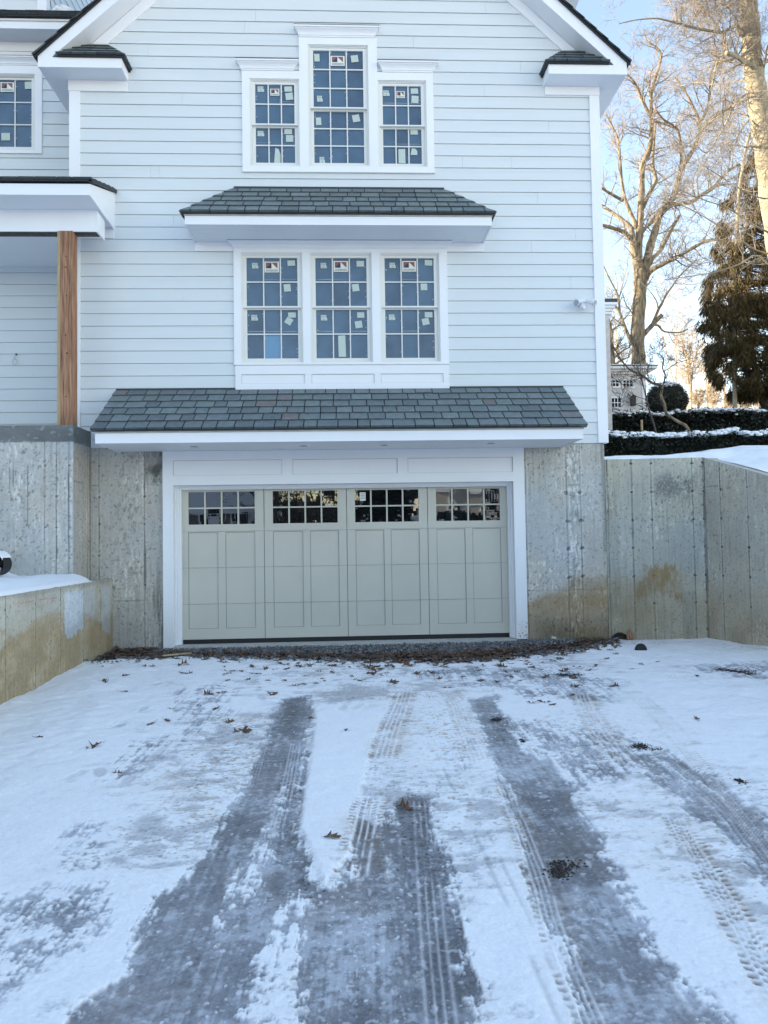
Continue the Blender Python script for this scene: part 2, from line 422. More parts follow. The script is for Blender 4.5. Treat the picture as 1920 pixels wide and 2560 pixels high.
# gable return roofs
for s,xo,xi in ((-1,-4.10,-3.165),(1,3.93,3.0)):
    mb=MB()
    a,b=(xo,xi) if s<0 else (xi,xo)
    if s<0: EL=(xo-.02,-.365,8.492);ER=(xi,-.365,8.492);TL=(-3.80,-.03,8.86);TR=(-3.515,-.03,8.86)
    else: EL=(xi,-.365,8.492);ER=(xo+.02,-.365,8.492);TL=(3.35,-.03,8.87);TR=(3.62,-.03,8.87)
    slate_quad(mb,EL,ER,TL,TR,.125,seed=31+s,brown=0,dark=.75)
    if s<0: slate_quad(mb,ER,(xi,-.005,8.492),TR,TR,.125,seed=41,brown=0,dark=.6)
    else: slate_quad(mb,(xi,-.005,8.492),EL,TL,TL,.125,seed=43,brown=0,dark=.6)
    mb.box(a,b,-.362,-.335,8.468,8.49,0,(.012,.013,.015))
    if s<0: mb.box(xi-.03,xi-.002,-.334,-.004,8.468,8.49,0,(.012,.013,.015))
    else: mb.box(xi+.002,xi+.03,-.334,-.004,8.468,8.49,0,(.012,.013,.015))
    o=mb.build('return_roof','slate',house)
    m=MB()
    if s<0: m.box(-4.179,-3.20,-.333,-.310,8.326,8.467); m.box(-3.223,-3.20,-.309,-.001,8.3255,8.467)
    else: m.box(3.035,4.009,-.333,-.310,8.326,8.467); m.box(3.035,3.058,-.309,-.001,8.3255,8.467)
    m.build('fascia','trim',o)
# main roof
mb=MB()
for s in (-1,1):
    XE=(-4.43 if s<0 else 4.26); ze=line_top(XE)+.012
    if s<0: slate_quad(mb,(XE,3.2,ze),(XE,-.385,ze),(APX,3.2,12.49),(APX,-.385,12.49),.235,seed=51,brown=0,dark=.5,th=.014)
    else: slate_quad(mb,(XE,-.385,ze),(XE,3.2,ze),(APX,-.385,12.49),(APX,3.2,12.49),.235,seed=52,brown=0,dark=.5,th=.014)
    mb.quad((XE,3.2,ze),(APX,3.2,12.5),(APX,21,12.5),(XE,21,ze),0,(.05,.055,.06))
    # edge strip under the slates above the rake board
    mb.prism([(XE,ze-.028),(APX,12.478),(APX,12.50),(XE,ze-.004)] if s<0 else [(XE,ze-.004),(APX,12.50),(APX,12.478),(XE,ze-.028)],-.365,-.334,0,(.02,.022,.026))
mb.build('slate_roof','slate',house)
# dormer eave peeping over the right slope
mb=MB(); mb.box(1.6,3.78,1.2,3.4,9.0,10.95); 
o=mb.build('roof_dormer','siding',house)
m=MB(); m.box(1.3,4.14,.98,3.6,10.86,11.0); m.build('fascia','trim',o)
m=MB(); m.box(1.2,4.20,.92,3.7,11.001,11.045,0,(.03,.034,.04)); m.build('slate_roof','slate',o)
m=MB(); 
rs=random.Random(5)
for i in range(7): m.ball((3.55+rs.uniform(-.1,.25),.95+rs.uniform(0,.2),11.07+rs.uniform(0,.05)),.10,.09,.06,jit=.2,rs=rs)
m.build('snow_patch','snow',o,smooth=True)

# ------------------------------------------------------------------ windows
def text_mesh(txt,size):
    cu=bpy.data.curves.new('t','FONT'); cu.body=txt; cu.size=size; cu.align_x='CENTER'
    ob=bpy.data.objects.new('t',cu); COL.objects.link(ob)
    dg=bpy.context.evaluated_depsgraph_get(); me=ob.evaluated_get(dg).to_mesh()
    v=[tuple(q.co) for q in me.vertices]; fcs=[tuple(p.vertices) for p in me.polygons]
    ob.evaluated_get(dg).to_mesh_clear(); bpy.data.objects.remove(ob); bpy.data.curves.remove(cu)
    return v,fcs
TV,TF=text_mesh('ANDERSEN',1.)
tx=[v[0] for v in TV]; TW=max(tx)-min(tx)
def brand_label(par,c0,c1,Y):
    p0=at(*c0,Y);p1=at(*c1,Y); x0,x1,z1,z0=p0.x,p1.x,p0.z,p1.z; w=x1-x0;h=z1-z0; m=MB()
    m.quad((x0,Y,z0),(x1,Y,z0),(x1,Y,z1),(x0,Y,z1),0)
    y=Y-.002; a=x0+.09*w;b=x0+.48*w;c=x0+.89*w;t=z1-.09*h;bo=z1-.63*h
    m.tri((a,y,bo),(b,y,bo),(b,y,t),1); m.tri((a,y,bo),(b,y,t),(a,y,t),2)
    m.tri((b,y,t),(c,y,bo),(c,y,t),2)
    sc=w*.84/TW; cx=(x0+x1)/2; i=len(m.v)
    for v in TV: m.v.append((cx+v[0]*sc,y,z0+.08*h+v[1]*sc*1.25))
    for f_ in TF: m.f.append(tuple(i+q for q in f_)); m.m.append(1); m._c(None)
    m.build('brand_label',['ivory','navy','red'],par)
def note(par,zf,q,Y,rot=0,kind=0):
    p0=at(*zf(q[0],q[1]),Y);p1=at(*zf(q[2],q[3]),Y); c=(p0+p1)/2; w=abs(p1.x-p0.x)/2;h=abs(p0.z-p1.z)/2
    ca,sa=math.cos(math.radians(rot)),math.sin(math.radians(rot)); m=MB()
    def P(u,v,dy=0): return (c.x+u*ca-v*sa,Y+dy,c.z+u*sa+v*ca)
    if kind==1:  # printed code label with an offset lower flap
        m.quad(P(-w,-h),P(w*.75,-h),P(w*.75,h),P(-w,h),0); m.quad(P(w*.75,-h),P(w,-h),P(w,0),P(w*.75,0),0)
        for k in range(4): m.quad(P(-w*.7+k*w*.33,h*.15,-.001),P(-w*.7+k*w*.33+w*.16,h*.15,-.001),P(-w*.7+k*w*.33+w*.16,h*.75,-.001),P(-w*.7+k*w*.33,h*.75,-.001),1)
        m.quad(P(-w*.2,-h*.75,-.001),P(w*.2,-h*.75,-.001),P(w*.2,-h*.4,-.001),P(-w*.2,-h*.4,-.001),1)
    elif kind==2: # torn tall piece
        m.v+= [P(-w,-h),P(w*.95,-h),P(w,h*.1),P(w*.45,h*.85),P(-w*.6,h)]; m.f.append((0,1,2,3,4)); m.m.append(0); m._c(None)
    else: m.quad(P(-w,-h),P(w,-h),P(w*.96,h),P(-w,h*.97),0)
    m.build('sticker',['sticker','print'],par)
def window(x0,x1,z0,z1,rail,rows,Y=0.,cols=3,single=False,label=None,seed=0,odd=None,gl=None):
    """frame outer rectangle; returns window object"""
    m=MB(); 
    def ring(a,b,c,d,t,y0,y1,mm=0):
        m.box(a,a+t,y0,y1,c,d,mm); m.box(b-t,b,y0,y1,c,d,mm); m.box(a+t,b-t,y0,y1,d-t,d,mm); m.box(a+t,b-t,y0,y1,c,c+t,mm)
    ring(x0,x1,z0,z1,.012,Y-.022,Y+.07); ring(x0+.0125,x1-.0125,z0+.0125,z1-.0125,.014,Y-.008,Y+.07)
    w=m.build('window','frame',house)
    if label: w['label']=label
    gx0,gx1=x0+.027,x1-.027; st=.05; rs=random.Random(seed)
    if single: spans=[(z0+.027,z1-.027,.022)]
    else: spans=[(rail+.0,z1-.027,.004),(z0+.027,rail+.012,.034)]
    for si,(a,b,y) in enumerate(spans):
        s=MB(); bt=.055 if (si==1 or single) else .03; tt=.038 if (si==0) else .03
        s.box(gx0,gx0+st,Y+y,Y+y+.03,a,b); s.box(gx1-st,gx1,Y+y,Y+y+.03,a,b)
        s.box(gx0+st,gx1-st,Y+y,Y+y+.03,b-tt,b); s.box(gx0+st,gx1-st,Y+y,Y+y+.03,a,a+bt)
        if not single and si==0: s.box(gx0-.004,gx1+.004,Y+y-.016,Y+y-.0005,a,a+.022)
        ix0,ix1,iz0,iz1=gx0+st,gx1-st,a+bt,b-tt; mu=.0085
        for i in range(1,cols): 
            xc=ix0+(ix1-ix0)*i/cols; s.box(xc-mu,xc+mu,Y+y+.004,Y+y+.02,iz0,iz1)
        for j in range(1,rows):
            zc=iz0+(iz1-iz0)*j/rows
            for i in range(cols):
                xa=ix0+(ix1-ix0)*i/cols+(mu if i else 0); xb=ix0+(ix1-ix0)*(i+1)/cols-(mu if i<cols-1 else 0)
                s.box(xa,xb,Y+y+.0045,Y+y+.02,zc-mu,zc+mu)
        s.build('sash','frame',w)
        g=MB(); yg=Y+y+.0215
        for i in range(cols):
            for j in range(rows):
                xa,xb=ix0+(ix1-ix0)*i/cols,ix0+(ix1-ix0)*(i+1)/cols; za,zb=iz0+(iz1-iz0)*j/rows,iz0+(iz1-iz0)*(j+1)/rows
                tl=rs.uniform(-.0012,.0012); t2=rs.uniform(-.0008,.0008)
                g.quad((xa,yg+.003+tl,za),(xb,yg+.003-tl,za),(xb,yg+.003+t2,zb),(xa,yg+.003-t2,zb),1 if odd==(si,i,j) else (3 if rs.random()<.3 else 0))
        # crinkled film edges
        for _ in range(int((ix1-ix0)*rows*16)):
            i=rs.randrange(cols); j=rs.randrange(rows); xa,xb=ix0+(ix1-ix0)*i/cols+mu,ix0+(ix1-ix0)*(i+1)/cols-mu; za,zb=iz0+(iz1-iz0)*j/rows,iz0+(iz1-iz0)*(j+1)/rows
            if rs.random()<.75:
                z=rs.uniform(za+.03,zb-.03); l=rs.uniform(.006,.03); xx=rs.choice((xa+.004,xb-.004)); sg=1 if xx<(xa+xb)/2 else -1
                g.tri((xx,yg-.001,z),(xx+sg*rs.uniform(.006,.022),yg-.001,z+rs.uniform(-.01,.02)),(xx+sg*.003,yg-.001,z+l),2)
            elif rows==2 and j==1 and rs.random()<.6:
                z=za+.045; g.quad((xa+.005,yg-.001,z),(xb-.005,yg-.001,z+rs.uniform(-.004,.004)),(xb-.005,yg-.001,z+.004),(xa+.005,yg-.001,z+.004),2)
        g.build('pane',['film','film2','wrinkle','film3'],w)
    return w
WL=[]
labs=['left window of the lower triple window group','middle window of the lower triple window group','right window of the lower triple window group']
for i,(a,b) in enumerate(lowF): WL.append(window(a,b,4.095,5.745,4.925,2,label=labs[i],seed=i,odd=(1,1,0) if i==0 else None))
WU=[]
labs=['short left window of the upper stepped group','tall centre window of the upper stepped group','short right window of the upper stepped group']
for i,(a,b,c,d_,e_,rw) in enumerate(upF): WU.append(window(a,b,c,d_,e_,rw,label=labs[i],seed=10+i))
WW=window(-5.845,-4.912,7.725,8.965,0,3,Y=.87,single=True,label='window of the set back left wing above the porch',seed=20)
U_,L_=.018,.048
def st(w,zf,items,Yb=0.):
    for it in items:
        k,q=it[0],it[1]; rot=it[2] if len(it)>2 else 0; low=it[3] if len(it)>3 else 0
        y=Yb+(L_ if low else U_)
        if k=='b': brand_label(w,zf(q[0],q[1]),zf(q[2],q[3]),y-.001)
        else: note(w,zf,q,y,rot,{'n':0,'c':1,'t':2}[k])
st(WL[0],ZE,[('c',(405,419,436,446)),('b',(465,413,536,465)),('n',(576,407,613,433),3),('n',(558,521,592,557),4),('c',(402,670,434,697),0,1),('n',(579,658,617,683),0,1),('n',(566,683,600,716),-32,1)])
st(WL[1],ZE,[('c',(736,419,766,445)),('b',(798,410,869,462)),('n',(909,409,946,437),0),('n',(888,520,922,556),6),('c',(737,670,768,697),0,1),('n',(912,657,947,684),0,1),('n',(902,699,937,733),8,1),('n',(821,768,858,872),1,1)])
st(WL[2],ZE,[('c',(1068,418,1098,444)),('b',(1129,410,1197,461)),('n',(1238,405,1275,432),-3),('n',(1218,518,1251,551),0),('c',(1065,668,1096,695),0,1),('n',(1238,656,1276,682),0,1),('n',(1225,686,1260,718),12,1)])
st(WU[0],ZB,[('c',(240,503,287,543)),('b',(331,520,396,570)),('n',(432,503,488,541),2),('n',(440,548,494,600),6),('c',(240,822,288,860),0,1),('n',(432,808,487,845),0,1),('n',(443,850,496,900),0,1),('t',(357,943,405,1055),0,1)])
st(WU[1],ZB,[('n',(645,270,684,325),2),('b',(762,285,863,357)),('n',(908,280,960,330),7),('c',(665,570,706,613)),('n',(657,725,696,780),2,1),('n',(918,705,971,757),10,1),('c',(683,1008,722,1052),0,1)])
st(WU[2],ZB,[('c',(1138,532,1184,572)),('b',(1233,537,1293,587)),('n',(1335,517,1388,556),2),('n',(1340,570,1392,622),-5),('n',(1333,810,1386,848),0,1),('n',(1247,950,1298,1053),0,1),('t',(1333,945,1383,994),0,1)])
st(WW,ZA,[('b',(3,487,83,545)),('n',(147,483,191,527),3),('n',(8,787,60,832),0)],Yb=.885)

def gframe(m,x0,x1,z0,z1,y,t,mi,tt_=1.,bt_=1.):  # thin dark strips painted as the shadow line of a recess
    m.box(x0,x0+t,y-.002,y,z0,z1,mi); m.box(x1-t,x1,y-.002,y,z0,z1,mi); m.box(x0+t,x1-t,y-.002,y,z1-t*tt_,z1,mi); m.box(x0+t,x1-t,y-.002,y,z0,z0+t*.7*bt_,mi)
def crown(x0,x1,z0,z1,par,Y=0.,y0=.036):
    m=MB(); h=z1-z0; w0=.085
    prof=[(.0,.0),(.010,.0),(.010,.14),(.020,.17),(.022,.30),(.030,.45),(.045,.60),(.060,.70),(.064,.72),(.064,.80),(.082,.82),(.082,1.)]
    P=[(e,z0+t*h) for e,t in prof]
    for (e0,a0),(e1,a1) in zip(P[:-1],P[1:]):
        L0,R0,L1,R1=x0+w0-e0,x1-w0+e0,x0+w0-e1,x1-w0+e1; f0,f1=Y-y0-e0,Y-y0-e1
        m.quad((L0,f0,a0),(R0,f0,a0),(R1,f1,a1),(L1,f1,a1)); m.quad((L0,Y-.001,a0),(L0,f0,a0),(L1,f1,a1),(L1,Y-.001,a1)); m.quad((R0,f0,a0),(R0,Y-.001,a0),(R1,Y-.001,a1),(R1,f1,a1))
    m.quad((L1,f1,z1),(R1,f1,z1),(R1,Y-.001,z1),(L1,Y-.001,z1))
    o=m.build('crown_moulding','trim',par)
    m=MB(); m.box(x0+.002,x1-.002,Y-y0-.084,Y-.001,z1+.0005,z1+.008); m.build('head_flashing','drip',par)
# lower group casing
def casing(boxes,Y=0.,yf=-.036):
    m=MB()
    for b in boxes: m.box(b[0],b[1],Y+yf,Y+.012,b[2],b[3])
    return m.build('window_casing','trim',house)
e=.0005
c=casing([(-1.668,-1.5612,4.096,5.81),(-.6548,-.5402,4.096,5.746),(.3752,.4938,4.096,5.746),(1.3862,1.508,4.096,5.81),(-1.561,1.386,5.7455,5.81)])
crown(-1.745,1.582,5.811,5.900,c)
m=MB(); m.box(-1.672,1.513,-.052,.012,4.062,4.095); m.build('window_sill','trim',c)
m=MB(); m.box(-1.655,1.508,-.022,.0,3.702,4.061)
for a,b in ((-1.654,-1.565),(-.635,-.537),(.392,.489),(1.42,1.507)): m.box(a,b,-.036,-.0225,3.788,3.925)
m.box(-1.655,1.508,-.036,-.0225,3.9255,4.060); m.box(-1.655,1.508,-.0365,-.0225,3.702,3.7875)
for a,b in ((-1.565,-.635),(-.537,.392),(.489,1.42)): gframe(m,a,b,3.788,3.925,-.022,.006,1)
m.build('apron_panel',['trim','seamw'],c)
# upper group
c=casing([(-1.522,-1.4085,6.98,8.505),(-.6698,-.5352,6.98,9.03),(.3692,.5048,6.98,9.03),(1.2402,1.347,6.98,8.505),(-1.408,-.67,8.3855,8.505),(-.535,.369,8.9205,9.03),(.505,1.240,8.3855,8.505),(-1.408,-.67,6.98,7.0545),(-.535,.369,6.98,7.0575),(.505,1.24,6.98,7.0545)])
crown(-1.606,-.671,8.506,8.637,c); crown(.506,1.425,8.506,8.640,c); crown(-.738,.548,9.031,9.168,c)
m=MB(); m.box(-1.525,1.35,-.044,-.0,6.962,6.979); m.build('window_sill','trim',c)
# left wing window casing
c=casing([(-4.9118,-4.805,7.677,9.10),(-5.95,-5.8452,7.677,9.10),(-5.845,-4.912,8.9655,9.10),(-5.845,-4.912,7.677,7.7245)],Y=.87)
crown(-6.03,-4.72,9.101,9.206,c,Y=.87)

# ------------------------------------------------------------------ left wing
siding('siding',-9.5,-4.0,3.12,9.40,.87,[(-5.90,-4.86,7.70,9.02)],seed=9)
m=MB(); m.box(-17,-3.99,.98,12,2.5,9.5); m.prism([(.5,9.6),(12.5,9.6),(6.5,13.6)],-17,-4.0,axis='x'); m.build('wall_core','siding',house)
m=MB(); m.box(-9.5,-4.02,.842,.868,9.34,9.49); m.box(-9.5,-4.02,.855,.868,9.255,9.339); m.build('frieze_board','trim',house)
m=MB(); m.box(-9.5,-4.02,.545,.868,9.491,9.505); m.build('soffit','soffit',house)
m=MB(); m.box(-9.5,-4.02,.523,.5445,9.485,9.645); m.build('fascia','trim',house)
m=MB(); slate_quad(m,(-9.5,.47,9.672),(-4.02,.47,9.672),(-9.5,.90,10.03),(-4.02,.90,10.03),.2,seed=71,dark=.6); m.box(-9.5,-4.02,.47,.53,9.655,9.672,0,(.02,.022,.025)); m.build('slate_roof','slate',house)
o=siding('dormer_wall',-9.5,-4.885,9.95,12.5,.87,seed=14)
m=MB(); m.box(-4.884,-4.736,.842,.99,9.93,12.5); m.build('corner_board','trim',house)
m=MB()   # side cheek of the dormer with clapboards running back
k=38
while ZB0+k*EXP<12.5:
    zb=ZB0+k*EXP; zt=zb+EXP
    m.quad((-4.722,.99,zb),(-4.722,6,zb),(-4.737,6,zt),(-4.737,.99,zt)); m.quad((-4.738,.99,zb),(-4.738,6,zb),(-4.722,6,zb),(-4.722,.99,zb)); k+=1
m.box(-9,-4.7405,.99,6,9.9,12.5)
m.build('dormer_wall','siding',house)
m=MB(); rs=random.Random(3)
for i in range(26):
    t=rs.random(); m.ball((-4.66+rs.uniform(0,.5)*t+.1,1.0+t*2.6,10.05+t*1.15+rs.uniform(-.05,.06)),.16,.22,.10,jit=.25,rs=rs,seg=8,ring=5)
m.build('snow_patch','snow',house,smooth=True)

# ------------------------------------------------------------------ porch
m=MB(); PX=-3.40
slate_quad(m,(-9.5,-1.10,6.305),(PX+.03,-1.10,6.305),(-9.5,-.005,6.675),(PX+.03,-.005,6.675),.2,seed=81,dark=.55)
m.box(-9.5,PX+.03,-1.10,-.99,6.285,6.304,0,(.02,.022,.025))
m.prism([(-1.10,6.272),(-.005,6.645),(-.005,6.674),(-1.10,6.304)],PX+.001,PX+.03,0,(.02,.022,.025),axis='x')
po=m.build('porch_roof','slate',house)
m=MB(); m.box(-9.5,PX-.0225,-1.065,-1.043,6.112,6.262); m.box(-5.9,-4.84,-1.066,-1.0655,6.1125,6.2615); m.prism([(-1.065,6.112),(-.001,6.085),(-.001,6.642),(-1.065,6.262)],PX-.022,PX,axis='x'); m.build('fascia','trim',po)
m=MB(); m.box(-9.5,PX-.0225,-1.0425,-.0,6.118,6.135); m.build('soffit','soffit',po)
m=MB(); m.box(-9.5,-3.47,-.62,-.60,5.806,6.117); m.box(-3.469,-3.445,-.62,-.32,5.800,6.117); m.box(-9.5,-3.47,-.42,-.40,5.82,6.117); m.build('porch_beam','trim',house)
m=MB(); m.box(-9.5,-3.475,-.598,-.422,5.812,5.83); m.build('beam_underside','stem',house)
m=MB(); m.box(-3.902,-3.412,-.032,-.001,5.958,6.116); m.build('frieze_board','trim',house)
m=MB(); m.box(-9.5,-4.06,-.39,.868,5.86,5.875); m.build('porch_ceiling','soffit',house)
m=MB()
for i,(a,b) in enumerate(((-3.995,-3.955),(-3.953,-3.787))):
    m.box(a,b,-.63+.006*(1-i),-.45,3.101,5.811,i)
rs=random.Random(8)
for zz in (3.5,4.1,4.35,4.9,5.3,5.45): m.tube([(-3.87+rs.uniform(-.02,.02),-.6315,zz),(-3.87,-.628,zz)],.009,8,2)
m.build('porch_post',['lumber_pale','lumber','black'],house)

# ------------------------------------------------------------------ concrete
def concrete(name,parent,P0,U,W,z0,ztop,seams=(),ties=(),hseams=(),stain=None,res=.013,darkcap=None,tone=(.335,.335,.32),seed=0,out=(0,-1,0)):
    nu=int(W/res)+1; H=max(ztop(0),ztop(W),ztop(W/2))-z0; nv=int(H/res)+1
    u=np.linspace(0,W,nu)[None,:].repeat(nv,0); t=np.linspace(0,1,nv)[:,None].repeat(nu,1)
    zt=np.vectorize(ztop)(u[0])[None,:]; z=z0+t*(zt-z0)
    n1=fbm(u,z,.55,.9,4,seed); n2=fbm(u,z,.035,.5,4,seed+5); n3=fbm(u,z,.06,.06,3,seed+9); n4=fbm(u,z,.022,.03,2,seed+13)
    n5=fbm(u,z,.013,.013,2,seed+15)
    k=1.45*(.86+.28*n1+.13*(n2-.5)+.13*(n3-.5)+.10*(n4-.5)+.08*(n5-.5)+.16*(fbm(u,z,.03,.22,4,seed+17)-.5))
    col=np.array(tone)[None,None,:]*np.array((1.03,1.0,.955))*k[...,None]
    # warm/cool drift
    w=(fbm(u,z,.7,.5,3,seed+21)-.5)[...,None]; col=col*(1+w*np.array([.10,.02,-.12]))
    # vertical drips
    dr=sstep(.62,.70,fbm(u,z,.018,.55,3,seed+31))*sstep(.40,.62,fbm(u,z,.35,.35,3,seed+33)); col=col*(1-.18*dr[...,None])
    wr=sstep(.64,.70,fbm(u,z,.02,.09,3,seed+41))*sstep(.45,.6,n1); col=col*(1+.30*wr[...,None])
    disp=(n3-.5)*.004+(n4-.5)*.003
    for s_ in seams:
        s0,sw=(s_,.0075) if not isinstance(s_,tuple) else s_
        dd=np.abs(u-s0+(fbm(z,u,.2,.2,2,seed+51)-.5)*.012)
        g=np.exp(-(dd/sw)**2); br=np.clip(fbm(u,z,.05,.25,2,seed+int(s0*37))*2.2-.25,.55,1.2)
        col=col*(1-.72*(g*br)[...,None]); disp=disp+g*.004
        e2=np.exp(-((dd-.022)/.010)**2)*br*.5; col=col*(1+.32*e2[...,None])
    for a,b,zz in hseams:
        dd=np.abs(z-zz+(fbm(u,z,.15,.15,2,seed+61)-.5)*.015); g=np.exp(-(dd/.006)**2)*((u>a)&(u<b)); col=col*(1-.5*g[...,None])
    for a,zz,rr,dk in ties:
        ns=(fbm(u,z,.02,.02,2,seed+71)-.5)*rr*1.3
        dd=np.sqrt((u-a)**2+((z-zz)*1.15)**2)+ns; g=1-sstep(rr*.6,rr*1.25,dd); col=col*(1-min(.85,dk*1.25)*g[...,None]); hl=np.exp(-((dd-rr*1.5)/(rr*.35))**2); col=col*(1+.18*hl[...,None]); disp=disp-g*.006
    # pinholes
    ph=sstep(.735,.79,fbm(u,z,.020,.026,2,seed+81,.45)+.16*(n1-.5)); col=col*(1-.5*ph[...,None]); disp=disp-ph*.003
    if stain is not None: col=stain(u,z,col)
    if darkcap:
        g=sstep(darkcap-.012,darkcap+.004,z+(fbm(u,z,.1,.1,3,seed+91)-.5)*.02)[...,None]
        dc=np.array((.165,.17,.165))[None,None,:]*(.8+.5*fbm(u,z,.3,.12,4,seed+95))[...,None]
        wh=sstep(.70,.76,fbm(u,z,.05,.04,4,seed+97))[...,None]; dc=dc*(1-wh*.5)+np.array((.4,.42,.42))*wh*.5
        col=col*(1-g)+dc*g
    U=np.array(U);O=np.array(out); P=np.array(P0)[None,None,:]+u[...,None]*U+O*disp[...,None]; P[...,2]=z
    fl=np.dot(np.cross(U,(0,0,1)),O)<0
    return grid_mesh(name,P,'conc',parent,col=np.clip(col,.01,.75),flip=fl)
def blend(col,c,m): m=np.clip(m,0,1)[...,None]; k=np.clip(col.mean(-1,keepdims=True)/.45,.55,1.5); return col*(1-m)+np.array(c)*1.42*(.35+.65*k)*m
# --- foundation right of the door: X 2.60..3.83
def st_r(u,z,col):
    X=u+2.60
    n=fbm(u,z,.35,.25,4,200)
    lo=sstep(.72,.50,z-(X-2.6)*.16+(n-.5)*.6); col=blend(col,(.235,.175,.100),lo*.85*(.5+.9*n))
    dk=sstep(.35,.05,z+(n-.5)*.5-.0)*sstep(2.6,2.9,X); col=blend(col,(.11,.10,.075),dk*.55)
    st_=((X>3.27)&(X<3.44)); rn=fbm(u,z,.025,.13,4,207); col=col*(1-.35*(sstep(.52,.7,rn)*st_)[...,None])*(1+.55*(sstep(.56,.64,fbm(u,z,.03,.09,4,209,.6))*st_)[...,None])
    col=blend(col,(.33,.37,.40),sstep(.35,.7,fbm(u,z,.5,.8,2,211))*sstep(.6,1.2,z)*sstep(2.75,2.3,z)*.35)
    br=sstep(.035,.0,np.abs(X-3.80+.03*(fbm(z,u,.5,.5,3,213)-.5)*3))*sstep(1.0,1.5,z); col=blend(col,(.17,.165,.15),br*.7)
    cr=sstep(.012,.0,np.abs(fbm(u,z,.25,.18,3,219)-.5))*sstep(.45,.2,z); col=col*(1-.5*cr[...,None])
    return col
T8=[(3.24,2.12),(3.44,2.13),(3.25,1.7),(3.45,1.7),(3.25,1.29),(3.46,1.29),(3.25,.86),(3.46,.87)]
minor=[(a,z,.018,.35) for a in (.03,.64,.86,1.15) for z in (2.5,2.12,1.7,1.29,.87,.45)]
concrete('foundation_wall',house,(2.60,.012,0),(1,0,0),1.235,-.25,lambda u:2.864,seams=[.645,.855,(.03,.008)],hseams=[(0,1.2,.67),(.64,.86,2.24)],ties=[(a-2.6,z,.032,.8) for a,z in T8]+minor,stain=st_r,seed=3)
def st_l(u,z,col):
    X=u-3.79
    dk=sstep(2.32,2.36,z)*sstep(-3.0,-2.98,X); n=fbm(u,z,.12,.3,4,300); col=blend(col,(.09,.09,.08),dk*(.35+.9*sstep(.4,.7,n)))
    n=fbm(u,z,.3,.3,4,303); lo=sstep(.75,.2,z+(n-.5)*.5); col=blend(col,(.24,.235,.22),lo*.5)
    spec=sstep(.56,.68,fbm(u,z,.03,.07,3,305))*sstep(-3.5,-3.35,X)*sstep(-3.0,-3.1,X)*sstep(.7,1.1,z); col=col*(1-.28*spec[...,None])
    dr=sstep(.50,.62,fbm(u,z,.035,.7,3,307))*sstep(-2.98,-2.9,X)*sstep(1.5,.7,z); col=col*(1-.42*dr[...,None])
    c2=np.exp(-((X+2.985)/.022)**2)*sstep(.55,1.0,z)*sstep(1.5,1.3,z); col=blend(col,(.08,.08,.075),c2*.8)
    return col
tl=[(a,z,.02,.5) for a in (.15,.80,1.08) for z in (2.6,2.15,1.75,1.3,.86,.45)]
concrete('foundation_wall',house,(-3.79,.012,0),(1,0,0),1.10,-.25,lambda u:2.866,seams=[.15,.80,(1.07,.012)],hseams=[(.8,1.1,2.325),(0,.15,2.32),(.35,.8,.64)],ties=tl,stain=st_l,seed=7,tone=(.33,.325,.305))
m=MB(); m.box(-3.9,-2.58,.022,.35,-.3,2.866); m.box(2.45,3.823,.022,21,-.3,2.864); m.box(-3.9,2.5,.36,.4,-.3,2.86); m.build('foundation_core','conc_plain',house)
# porch base
bt=[(a+9.0-.0,z,.018,.45) for a in (-4.13,-3.975,-3.80) for z in (2.54,2.12,1.70,1.28)]+[(4.4,2.19,.02,.4)]
def st_b(u,z,col):
    n=fbm(u,z,.4,.3,4,400); lo=sstep(1.45,1.1,z+(n-.5)*.4); col=blend(col,(.27,.28,.25),lo*.5)
    for xx,za,zb_ in ((4.40,2.2,2.52),(4.64,1.7,2.5),(4.60,1.95,2.45),(4.45,2.25,2.5)):
        g=np.exp(-((u-xx)/.007)**2)*((z>za)&(z<zb_)); col=col*(1-.5*g[...,None])
    return blend(col,(.33,.37,.40),sstep(.4,.75,fbm(u,z,.6,.8,2,411))*.35)
concrete('porch_base',house,(-9.0,-.70,0),(1,0,0),5.25,.7,lambda u:3.095,seams=[9-4.13,9-3.975,(9-3.81,.012)],hseams=[(9-4.13,9-3.975,2.33)],ties=bt,darkcap=2.868,stain=st_b,seed=17,res=.016)
concrete('porch_base',house,(-3.75,-.70,0),(0,1,0),.712,.7,lambda u:3.095,seams=[.36,(.64,.02),.55],hseams=[(.0,.36,2.33)],ties=[(.36,z,.02,.45) for z in (2.12,1.7,1.28)],darkcap=2.868,seed=23,out=(1,0,0),tone=(.30,.295,.28))
m=MB(); m.box(-9,-3.757,-.69,.9,.5,3.088); m.build('porch_base_core','conc_plain',house)
# garage threshold slab
m=MB(); m.box(-2.56,2.43,-.10,.36,-.25,-.035); m.build('threshold','conc_plain',house)

# ------------------------------------------------------------------ garage surround and door
m=MB(); yf=-.045
m.box(-2.716,-2.5665,yf,.06,-.055,2.801); m.build('door_casing','trim',house)
m=MB(); m.box(2.4315,2.600,yf,.06,-.03,2.801); m.build('door_casing','trim',house)
m=MB(); m.box(-2.566,2.431,yf+.02,.06,2.301,2.80)
m.box(-2.566,2.431,yf,yf+.0195,2.665,2.80); m.box(-2.566,2.431,yf-.002,yf+.0195,2.301,2.443)
for a,b in ((-.985,-.832),(.713,.864)): m.box(a,b,yf,yf+.0195,2.4435,2.6645)
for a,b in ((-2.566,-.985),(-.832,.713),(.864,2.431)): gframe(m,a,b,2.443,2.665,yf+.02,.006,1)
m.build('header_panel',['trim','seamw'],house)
m=MB()
for x0,x1,y0,y1,z0,z1 in ((-2.566,-2.54,.061,.30,-.03,2.30),(2.405,2.431,.061,.30,-.03,2.30),(-2.54,2.405,.061,.30,2.274,2.30)): m.box(x0,x1,yf+.03 if 0 else y0,y1,z0,z1)
